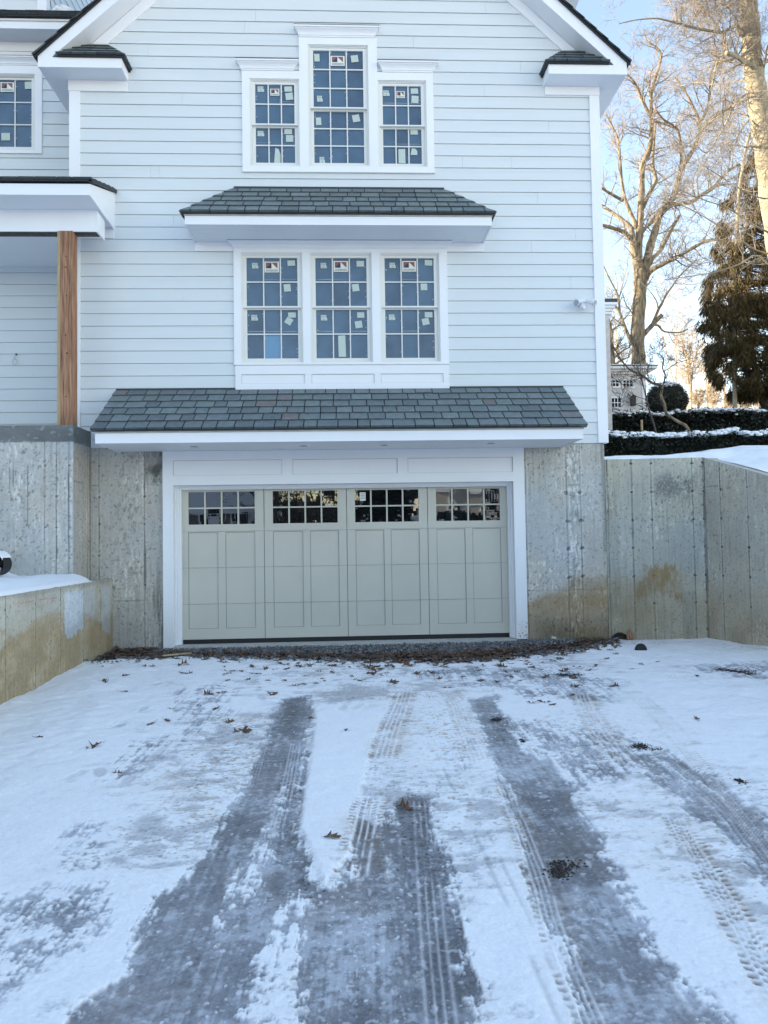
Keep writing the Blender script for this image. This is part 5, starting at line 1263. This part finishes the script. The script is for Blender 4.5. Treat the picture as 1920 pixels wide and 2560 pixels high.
# --- big oak behind the cottage
oak=empty('oak_tree',tuple(at(1597,960,33)),'tall bare oak with a thick straight trunk and upswept limbs behind the white cottage','tree')
rs=random.Random(101); mw=MB(); mt=MB(); Y=33
pxm=.0238
limb(mw,mt,[(1597,1000),(1597,925),(1594,831),(1598,759),(1601,705),(1600,675)],18*pxm,16*pxm,Y,0,rs,5,2.5,n=14)
K=[([(1599,680),(1590,650),(1584,615),(1578,581)],13,9,0,3),
([(1578,600),(1561,581),(1525,568),(1500,562)],6,4,-2,4),
([(1580,590),(1576,568),(1551,546),(1525,528),(1503,513)],7,4,2,5),
([(1594,570),(1573,525),(1558,480),(1551,416),(1546,353),(1530,315),(1513,282)],6,2,1,10),
([(1556,500),(1540,492),(1503,470)],5,3,-1,3),
([(1602,685),(1596,640),(1599,581),(1604,480),(1606,416),(1624,373),(1629,315),(1627,252),(1632,214),(1652,151),(1647,125),(1621,105)],12,2,0,22),
([(1606,520),(1625,480),(1640,450),(1632,411),(1635,350),(1640,300)],6,3,3,8),
([(1627,292),(1609,257),(1594,221),(1581,199),(1568,186)],5,2,-1,7),
([(1629,300),(1660,310),(1690,322)],4,2,1,5),
([(1608,690),(1616,660),(1626,614),(1637,581),(1652,530),(1682,495),(1702,424),(1728,383),(1748,335),(1749,308),(1735,272),(1708,221),(1687,194)],13,2,1,20),
([(1702,424),(1704,385),(1700,350),(1692,320),(1660,300),(1640,275)],5,2,-2,8),
([(1748,335),(1770,310),(1800,285),(1830,270)],5,2,2,7),
([(1745,310),(1765,280),(1775,230),(1778,180),(1800,130)],5,1.5,-1,10),
([(1612,700),(1626,677),(1654,661),(1681,648),(1700,638),(1744,613),(1775,600),(1810,600)],9,3,-3,10),
([(1652,535),(1680,512),(1728,505),(1753,487),(1780,472),(1817,430),(1850,410)],7,3,-2,10),
([(1625,660),(1632,645),(1650,627),(1666,598),(1681,569),(1698,540)],6,4.5,2,3),
([(1586,860),(1574,845),(1560,813),(1547,777),(1529,759),(1509,748)],6,2.5,0,5),
([(1549,780),(1545,740),(1525,700),(1507,660)],3.5,1.5,0,5),
([(1603,845),(1612,833),(1627,817),(1645,797),(1655,788)],7,5,0,1),
([(1628,818),(1645,777),(1663,741),(1681,715),(1699,690),(1740,650)],4,1.5,1,8),
([(1630,812),(1646,814),(1661,829),(1700,831),(1720,822)],3.5,1.2,-1,5),
([(1596,600),(1610,575),(1630,550),(1645,530)],5,3,3,4)]
for px,a,b,dy,tw in K: limb(mw,mt,px,a*pxm,b*pxm,Y,dy,rs,int(tw*1.5),2.1,minr=.0075)
mw.build('trunk','bark',oak,True); mt.build('branches','twig',oak)
# --- slim neighbour tree
o2=empty('slim_tree',tuple(at(1535,960,31)),'slender leaning tree just left of the big oak above the cottage roof','tree')
rs=random.Random(7); mw=MB();mt=MB()
limb(mw,mt,[(1537,960),(1533,914),(1527,831),(1519,795)],.16,.11,31,0,rs,3,1.2,n=8)
for px in ([(1535,895),(1560,875),(1575,868)],[(1537,912),(1555,900),(1575,892)],[(1521,800),(1512,770),(1508,740)],[(1526,830),(1545,815),(1560,813)]): limb(mw,mt,px,.07,.03,31,0,rs,3,1.0)
mw.build('trunk','bark',o2,True); mt.build('branches','twig',o2)
# --- smooth pale beech at the right
bc=empty('beech_tree',tuple(at(1990,1120,13)),'massive smooth pale-barked tree trunk crossing the top right corner','tree')
rs=random.Random(55); mw=MB();mt=MB(); Y=13; pxm=.01293
TR=[(1866,-260),(1867,-120),(1870,0),(1876,75),(1880,150),(1887,200),(1894,250),(1903,300),(1915,380),(1926,480),(1944,600),(1965,750),(1985,900),(2000,1120)][::-1]
limb(mw,mt,TR,31*pxm,22*pxm,Y,0,rs,5,1.2,n=20)
mw.ball(at(1858,72,Y-.1),.22,.2,.28,seg=10,ring=8,jit=.15,rs=rs)
K=[([(1860,62),(1853,56),(1835,66),(1817,76),(1802,81),(1741,71),(1700,60),(1670,52),(1640,46),(1590,50),(1545,60)],6,1.,-1.0,14),
([(1902,190),(1885,168),(1868,157),(1842,142),(1817,132)],8,5,-1.5,4),
([(1817,134),(1812,110),(1806,85)],2,1,-1,5),([(1842,140),(1832,110),(1824,82)],2.5,1,-1,5),([(1845,138),(1858,115),(1866,90)],2,1,-1,4),
([(1903,265),(1880,243),(1855,258),(1827,268),(1787,291),(1751,329),(1720,360)],4.5,1.5,-1.5,14),
([(1903,242),(1878,232),(1842,253),(1817,304),(1792,349),(1764,382),(1740,360)],3.2,1.2,-2,12),
([(1902,190),(1908,170),(1913,150),(1920,115),(1945,80)],5,2,-1,6),
([(1897,180),(1890,110),(1895,50),(1885,0),(1878,-40)],3,1.5,-1,6),
([(1910,370),(1880,366),(1860,368)],4,2,-1,5),
([(1802,81),(1790,60),(1765,30),(1735,-5)],2.4,1.,0,8),
([(1812,80),(1812,105),(1795,150),(1785,190),(1780,220)],3.5,2,.5,8),
([(1925,500),(1880,488),(1845,468),(1800,440),(1745,405)],2.5,.8,-2,8),
([(1940,590),(1880,560),(1820,520),(1760,500),(1690,470)],3,.8,-2.5,10),
([(1950,640),(1890,625),(1840,590),(1790,560),(1720,520),(1660,500)],2.8,.8,-2,10),
([(1965,720),(1900,640),(1850,660),(1790,680),(1730,690),(1660,700)],3,.8,-3,9),
([(1850,60),(1820,20),(1790,-20)],2.5,1,-1,10),([(1872,300),(1850,330),(1830,380),(1815,440)],2.2,.8,-1.5,10),([(1868,20),(1830,10),(1780,20),(1730,40),(1690,70)],2.4,.8,2,14),([(1890,210),(1850,200),(1800,215),(1750,205),(1700,215)],2.4,.8,2.5,14),([(1890,280),(1850,300),(1800,330),(1760,370)],2.4,.8,2,10),([(1870,-150),(1830,-60),(1800,10),(1760,40)],4,1,-1,12),([(1868,-200),(1810,-110),(1760,-40),(1700,20)],4,1,1,14)]
for px,a,b,dy,tw in K: limb(mw,mt,px,a*pxm,b*pxm,Y,dy,rs,int(tw*1.9),1.4,minr=.0036)
mw.build('trunk','bark_pale',bc,True); mt.build('branches','twig',bc)
# --- secondary stem
s2_=empty('young_tree',tuple(at(1830,1060,15)),'thin bare stem standing in front of the golden conifer','tree'); rs=random.Random(56); mw=MB();mt=MB()
limb(mw,mt,[(1838,1080),(1836,900),(1835,760),(1840,620),(1848,481),(1855,430),(1863,380),(1873,342),(1885,311),(1888,270)],.085,.045,15,0,rs,12,1.3,minr=.005)
mw.build('trunk','bark_pale',s2_,True); mt.build('branches','twig',s2_)

# --- conifer with drooping sprays
def conifer(name,label,Y,trunk,env,n_sprays,seed,mtl='needle',blade=.05,sh=1.):
    rs=random.Random(seed); root=empty(name,tuple(at(trunk[0][0],trunk[0][1],Y)),label,'tree')
    mw=MB(); pts=trace(catm(trunk,3),Y,0); k=len(pts); mw.tube(pts,[.19*(1-.8*i/(k-1)) for i in range(k)],8)
    m=MB()
    ys=[e_[0] for e_ in env]
    for s_ in range(n_sprays):
        py=rs.uniform(ys[0],ys[-1]); xl=float(np.interp(py,ys,[e_[1] for e_ in env])); xr=float(np.interp(py,ys,[e_[2] for e_ in env]))
        px=xl+(xr-xl)*rs.random()**1.0
        half=(xr-xl)/2; u=(px-(xl+xr)/2)/half; dep=math.sqrt(max(0,1-u*u))*half*.0145*rs.choice((-1,1))*rs.random()**.5
        c=at(px,py,Y+dep)
        if float(fbm(np.array([px*1.]),np.array([py*1.]),15,12,3,seed)[0])<(.60 if py<520 else .565 if py<735 else .495) and rs.random()<.96: continue
        # limb from trunk towards the spray
        i=min(range(k),key=lambda q:abs(pts[q].z-(c.z+.25))); a=pts[i]
        if rs.random()<.16: mw.tube([a,a.lerp(c,.5)+Vector((0,0,.12)),c+Vector((0,0,.04))],[.028,.016,.007],4,caps=False)
        nb=rs.randint(12,18); out=(c-a); out.z=0; out=out.normalized() if out.length>.01 else Vector((1,0,0))
        hang=rs.uniform(.14,.36)*sh
        for b in range(nb):
            o=c+Vector((rs.gauss(0,.07),rs.gauss(0,.07),rs.gauss(0,.07))); dn=(Vector((0,0,-1))+out*rs.uniform(-.1,.7)+Vector((rs.gauss(0,.35),rs.gauss(0,.35),0))).normalized(); side=dn.cross(Vector((rs.gauss(0,1),rs.gauss(0,1),.2))).normalized(); w_=rs.uniform(.010,.020)
            e1=o+dn*hang*.5+out*.02; e2=o+dn*hang*rs.uniform(.8,1.2)
            m.quad(o,e1+side*w_,e2,e1-side*w_)
    m.build('foliage',mtl,root); mw.build('trunk','stem',root,True)
conifer('conifer_tree','large arborvitae with drooping foliage, golden in sun above and dark in shade below',16,[(1935,1060),(1915,1015),(1887,960),(1860,915),(1832,877),(1828,800),(1830,730),(1850,640),(1875,540),(1895,440),(1910,330)],
 [(340,1900,1960),(400,1868,1985),(450,1848,2000),(500,1808,2010),(560,1800,2020),(620,1788,2030),(680,1772,2040),(720,1762,2045),(760,1762,2050),(800,1750,2050),(860,1760,2050),(900,1772,2045),(940,1775,2040),(965,1800,2030),(990,1830,1905)],10500,11)
# --- crooked small trees in front of the hedge
def small(name,label,Y,Ls,seed,tl,tw,mtl='stem'):
    rs=random.Random(seed); root=empty(name,tuple(at(Ls[0][0][0][0],Ls[0][0][0][1],Y)),label,'tree'); mw=MB();mt=MB()
    for px,a,b,dy in Ls: limb(mw,mt,px,a,b,Y,dy,rs,tw,tl,minr=.0032,maxlev=3)
    mw.build('trunk',mtl,root,True); mt.build('branches','stem',root)
small('crooked_tree','small crooked bare tree with a mottled bent trunk rising from behind the low hedge',5,[([(1727,1090),(1724,1081),(1713,1064),(1692,1053),(1666,1034),(1661,1010),(1652,989),(1655,971),(1650,962),(1631,957),(1613,944),(1600,935)],.042,.026,.3),([(1600,935),(1573,923),(1546,888),(1520,841),(1505,800)],.022,.008,-.4),([(1655,971),(1663,939),(1656,920),(1658,895),(1644,883)],.022,.009,.2),([(1658,930),(1680,915),(1700,905),(1740,893)],.012,.005,.5)],61,.62,7,'bark')
small('sapling','thin dark sapling leaning left in front of the hedges, left of the crooked tree',4.6,[([(1640,1084),(1634,1060),(1623,1026),(1615,992),(1605,952),(1600,935)],.024,.013,0),([(1603,950),(1590,932),(1570,920),(1545,895),(1520,860)],.010,.005,.3),([(1618,1000),(1580,985),(1550,955),(1520,940)],.008,.004,.3),([(1625,1030),(1590,1010),(1555,1000),(1515,960)],.008,.004,-.3),([(1600,940),(1600,900),(1590,860)],.008,.004,.2)],62,.5,5)
m=MB(); a=at(1605,1080,4.0);b=at(1604,1050,4.0); c_=at(1605,960,4.0); m.tube([a-Vector((0,0,.1)),b],.022,6); tag(m.build('marker_stake','lumber_pale'),'short pale stake standing in front of the upper hedge','stake')
# --- far bare trees and brush
rs=random.Random(200)
def fartree(px,py,ytop,Y,label,seed,mtl='twig_tan',name='bare_tree',stems=3,spread=.12):
    rs=random.Random(seed); b=at(px,py,Y); t=at(px,ytop,Y); H=t.z-b.z; root=empty(name,tuple(b),label,'tree' if name=='bare_tree' else 'shrub'); mw=MB();mt=MB()
    for s in range(stems):
        d=Vector((rs.gauss(0,spread),rs.gauss(0,spread),1)).normalized(); pts=[b-Vector((0,0,1))];p=b.copy();n=7
        rad=[.10 if H>6 else .05]
        for i in range(n): pts.append(p.copy()); rad.append(rad[0]*(1-i/n*.85)); d=(d+Vector((rs.gauss(0,.07),rs.gauss(0,.07),.05))).normalized(); p=p+d*H/n*rs.uniform(.85,1.05)
        mw.tube(pts,rad,6)
        for j in range(15 if H>6 else 12):
            i=rs.randrange(2,n); q=pts[i].lerp(pts[i+1],rs.random()) if i<n else pts[i]; nd=Vector((rs.gauss(0,1),rs.gauss(0,1),rs.uniform(.3,1.2))).normalized()
            grow(mt,q,nd,H*.27*rs.uniform(.6,1.2)*(1.2-.6*i/n),rad[i]*.4,rs,1,.3,.22,.010 if Y>40 else .006,(3,5),5)
    mw.build('trunk' if name=='bare_tree' else 'stems',mtl,root,True); mt.build('branches',mtl,root)
fartree(1728,1010,800,52,'pale many-stemmed bare tree in sun between the round shrub and the conifer',1,stems=5,spread=.06)
fartree(1768,1010,850,60,'shorter sunlit bare tree just left of the dark conifer',2,stems=4,spread=.1)
fartree(1690,1010,640,70,'tallest distant bare tree right of the oak',4,stems=2,spread=.1)
fartree(1810,1010,560,75,'distant bare tree behind the conifer',5,stems=2,spread=.1)
fartree(1545,1000,700,66,'distant bare tree left of the oak behind the cottage',6,stems=2,spread=.1)
for i,(px,top,Y_,lb) in enumerate(((1745,965,44,'sunlit tan brush nearest the round shrub'),(1785,955,46,'sunlit tan brush under the left side of the conifer'),(1825,975,45,'sunlit tan brush behind the conifer trunk'),(1862,985,43,'low sunlit tan brush right of the conifer trunk'),(1900,975,47,'sunlit tan brush at the right picture edge'),(1712,985,48,'low tan brush behind the round shrub'),(1940,965,46,'sunlit tan brush just beyond the right picture edge'))):
    fartree(px,1026,top,Y_,lb,30+i,name='brush',stems=9,spread=.35)
# pale sunlit wood far away as one mass
rs=random.Random(400); m=MB()
for k in range(700):
    b=at(rs.uniform(1500,2050),1000,rs.uniform(95,125)); H=rs.uniform(4,9) ; b.z=float(np.interp(b.y,[80,140],[12.5,18]))+ .0
    m.tube([b,b+Vector((rs.gauss(0,.4),0,H))],[.10,.03],3,caps=False)
    for j in range(7):
        q=b+Vector((0,0,H*rs.uniform(.3,1))); m.tube([q,q+Vector((rs.gauss(0,1.2),rs.gauss(0,1),rs.uniform(.3,1.8)))],[.035,.02],3,caps=False)
tag(m.build('distant_woods','twig_tan'),'pale bare woods on the far slope behind the hedges','woods',kind='stuff')

# ================================================================== BEYOND THE CAMERA (seen mirrored in the door glass) AND SHADE GIVERS
def simple_house(name,label,x0,x1,y0,y1,zb,ze,zr,wall,axis='x',wins=(),snowroof=True):
    root=empty(name,((x0+x1)/2,(y0+y1)/2,zb),label,'house'); m=MB(); m.box(x0,x1,y0,y1,zb,ze)
    if axis=='x': m.prism([(y0,ze+.001),(y1,ze+.001),((y0+y1)/2,zr-.05)],x0,x1,axis='x')
    else: m.prism([(x0,ze+.001),(x1,ze+.001),((x0+x1)/2,zr-.05)],y0,y1)
    m.build('wall',wall,root); m=MB(); o_=.45
    if axis=='x':
        ym=(y0+y1)/2; k=(zr-ze)/(ym-y0)
        m.prism([(y0-o_,ze-o_*k),(ym,zr),(ym,zr+.25),(y0-o_,ze-o_*k+.25)],x0-o_,x1+o_,axis='x'); m.prism([(ym,zr),(y1+o_,ze-o_*k),(y1+o_,ze-o_*k+.25),(ym,zr+.25)],x0-o_,x1+o_,axis='x')
    else:
        xm=(x0+x1)/2; k=(zr-ze)/(xm-x0)
        m.prism([(x0-o_,ze-o_*k),(xm,zr),(xm,zr+.25),(x0-o_,ze-o_*k+.25)],y0-o_,y1+o_); m.prism([(xm,zr),(x1+o_,ze-o_*k),(x1+o_,ze-o_*k+.25),(xm,zr+.25)],y0-o_,y1+o_)
    m.build('roof','snow' if snowroof else 'dark_roof',root)
    for (wx0,wx1,wz0,wz1) in wins:
        m=MB(); t=.14; yy=y1+.02
        m.box(wx0-t,wx0,yy-.02,yy+.04,wz0-t,wz1+t); m.box(wx1,wx1+t,yy-.02,yy+.04,wz0-t,wz1+t); m.box(wx0,wx1,yy-.02,yy+.04,wz1,wz1+t); m.box(wx0,wx1,yy-.02,yy+.04,wz0-t,wz0)
        m.box((wx0+wx1)/2-.03,(wx0+wx1)/2+.03,yy,yy+.03,wz0,wz1); m.box(wx0,wx1,yy+.001,yy+.031,(wz0+wz1)/2-.03,(wz0+wz1)/2+.03)
        w=m.build('window','trim',root); m=MB(); m.box(wx0,wx1,yy-.018,yy-.01,wz0,wz1); m.build('pane','glass_dark',w)
simple_house('opposite_house','dark grey house with a snowy roof across the street, mirrored in the leftmost door glass',-19,-4.6,-34,-25,-.6,3.05,5.6,'grey_siding','x',[(-16,-15,1.0,2.7),(-12.6,-11.6,1.0,2.7),(-7.15,-6.35,1.2,2.8),(-5.6,-4.95,1.2,2.8)])
simple_house('far_white_house','pale house across the street behind a dark hedge, mirrored in the rightmost door glass',5.4,17,-52,-44,-1,5.4,8.2,'tan_siding','x',[(7.4,8.1,3.9,5.0),(10.5,11.4,3.9,5.0)])
hm=empty('street_hedge',(9,-27,-.6),'tall dark hedge across the street, mirrored low in the rightmost door glass','hedge'); m=MB(); rs=random.Random(5)
for k in range(26): m.ball((4.6+k*.42,-27+rs.uniform(-.3,.3),1.0),.5,.6,rs.uniform(1.75,2.05),seg=10,ring=8,jit=.12,rs=rs)
m.build('foliage','hedge',hm)
# dark evergreen with snow clumps behind the camera
ev=empty('street_evergreen',(2.0,-25,-.6),'dark evergreen carrying clumps of snow, mirrored in the third door glass','tree'); rs=random.Random(6); m=MB(); w=MB()
for k in range(420):
    z=rs.uniform(.2,8.5); R_=2.1*(1-z/9.5)+.25; a=rs.uniform(0,6.28); q=math.sqrt(rs.random()); c=Vector((1.75+R_*q*math.cos(a),-25+R_*q*math.sin(a),z)); m.ball(c,rs.uniform(.2,.5),rs.uniform(.2,.45),rs.uniform(.1,.3),seg=7,ring=5,jit=.35,rs=rs)
    if rs.random()<.22: w.ball(c+Vector((0,.25,.18)),rs.uniform(.06,.26),.2,.06,seg=7,ring=4,jit=.3,rs=rs)
m.tube([(1.75,-25,-.6),(1.75,-25,8)],[.2,.03],8); m.build('crown','hedge',ev); w.build('snow_cap','snow',ev,True)
bt_=empty('street_tree',(-2.2,-26,-.6),'bare branching tree across the street, mirrored in the second door glass','tree'); rs=random.Random(9); mw=MB();mt=MB()
mw.tube([(-3.75,-24,-.7),(-3.7,-24,3),(-3.6,-24,8)],[.28,.24,.15],8); 
for b in ((-2.4,-27),(-1.6,-26),(-.9,-28)):
    for q in range(3): grow(mt,Vector((b[0],b[1],-.5+q*.5)),Vector((rs.gauss(0,.4),0,1)),5.5,.09,rs,0,.25,.3,.02,(6,8),7,maxlev=2)
mw.build('trunk','stem',bt_,True); mt.build('branches','stem',bt_)
m=MB(); rs=random.Random(12)
for k in range(34): m.ball((rs.uniform(-3.4,5.2),-22.5+rs.uniform(-.8,.8),rs.uniform(-.3,2.0)),rs.uniform(.5,1.1),.6,rs.uniform(.25,.5),seg=9,ring=6,jit=.25,rs=rs)
tag(m.build('snow_bank','snow',None,True),'ploughed snow bank across the street behind the photographer','snow bank')
# unseen houses added towards the low sun to shade the forecourt and trees
simple_house('side_neighbour','tall grey neighbouring house west of the forecourt between it and the low sun',-42,-27,-34,10,-.5,12.5,18,'grey_siding','y')
simple_house('rear_neighbour','grey neighbouring house up the slope behind the left wing',-36,-20,12,28,5,13.5,17.5,'grey_siding','y')
rs=random.Random(18)
for i in range(12):  # unseen row added to keep the lower oak trunk in shade
    x,y=-27+rs.uniform(-2,2),29+i*1.6; root=empty('spruce_tree',(x,y,8),'tall dark spruce in the row up the slope west of the oak','tree','spruce row west of the oak')
    m=MB(); H=rs.uniform(12,15.5)
    for k in range(11):
        z=9+H*k/11; r_=2.5*(1-k/11.6)
        m.tube([(x,y,z),(x,y,z+H/11*1.6)],[r_,.08],11)
    m.build('crown','hedge',root); m=MB(); m.tube([(x,y,7),(x,y,10)],.25,8); m.build('trunk','stem',root)

m=MB(); rs=random.Random(90)  # dark mass added to keep horizon glow out of the door glass
for k in range(150): x=rs.uniform(-45,60); m.ball((x,-70+rs.uniform(-6,6),rs.uniform(0,3)),rs.uniform(1.5,3.5),2,rs.uniform(2.,5.5),seg=8,ring=6,jit=.3,rs=rs)
for k in range(160):
    x=rs.uniform(-40,50); m.tube([(x,-64,0),(x+rs.gauss(0,.8),-64,rs.uniform(6,14))],[.18,.05],4)
tag(m.build('street_woods','hedge'),'dark line of woods far across the street behind the photographer','woods',kind='stuff')

# ================================================================== LIGHT
W=bpy.data.worlds.new('World'); S.world=W; W.use_nodes=True; nt=W.node_tree
SUN_AZ=math.radians(-82); SUN_EL=math.radians(10.5)
sky=nt.nodes.new('ShaderNodeTexSky'); sky.sky_type='NISHITA'; sky.sun_disc=False; sky.sun_elevation=SUN_EL; sky.sun_rotation=SUN_AZ
sky.air_density=1.0; sky.dust_density=.15; sky.ozone_density=1.6; sky.altitude=50
tn=nt.nodes.new('ShaderNodeVectorMath'); tn.operation='MULTIPLY'; tn.inputs[1].default_value=(1.19,.97,.865)
nt.links.new(sky.outputs[0],tn.inputs[0]); nt.links.new(tn.outputs[0],nt.nodes['Background'].inputs[0]); nt.nodes['Background'].inputs[1].default_value=.15
sd=bpy.data.lights.new('sun','SUN'); sd.energy=3.7; sd.angle=math.radians(.5); sd.color=(1,.85,.62)
so=bpy.data.objects.new('sun',sd); COL.objects.link(so)
dr=Vector((math.sin(SUN_AZ)*math.cos(SUN_EL),math.cos(SUN_AZ)*math.cos(SUN_EL),math.sin(SUN_EL)))
so.rotation_euler=dr.to_track_quat('Z','Y').to_euler(); so.location=dr*60
S.view_settings.view_transform='Standard'; S.view_settings.look='None'; S.view_settings.exposure=2.25; S.view_settings.gamma=1
S.render.engine='CYCLES'
S.cycles.max_bounces=8; S.cycles.diffuse_bounces=6; S.cycles.glossy_bounces=3; S.cycles.transparent_max_bounces=6
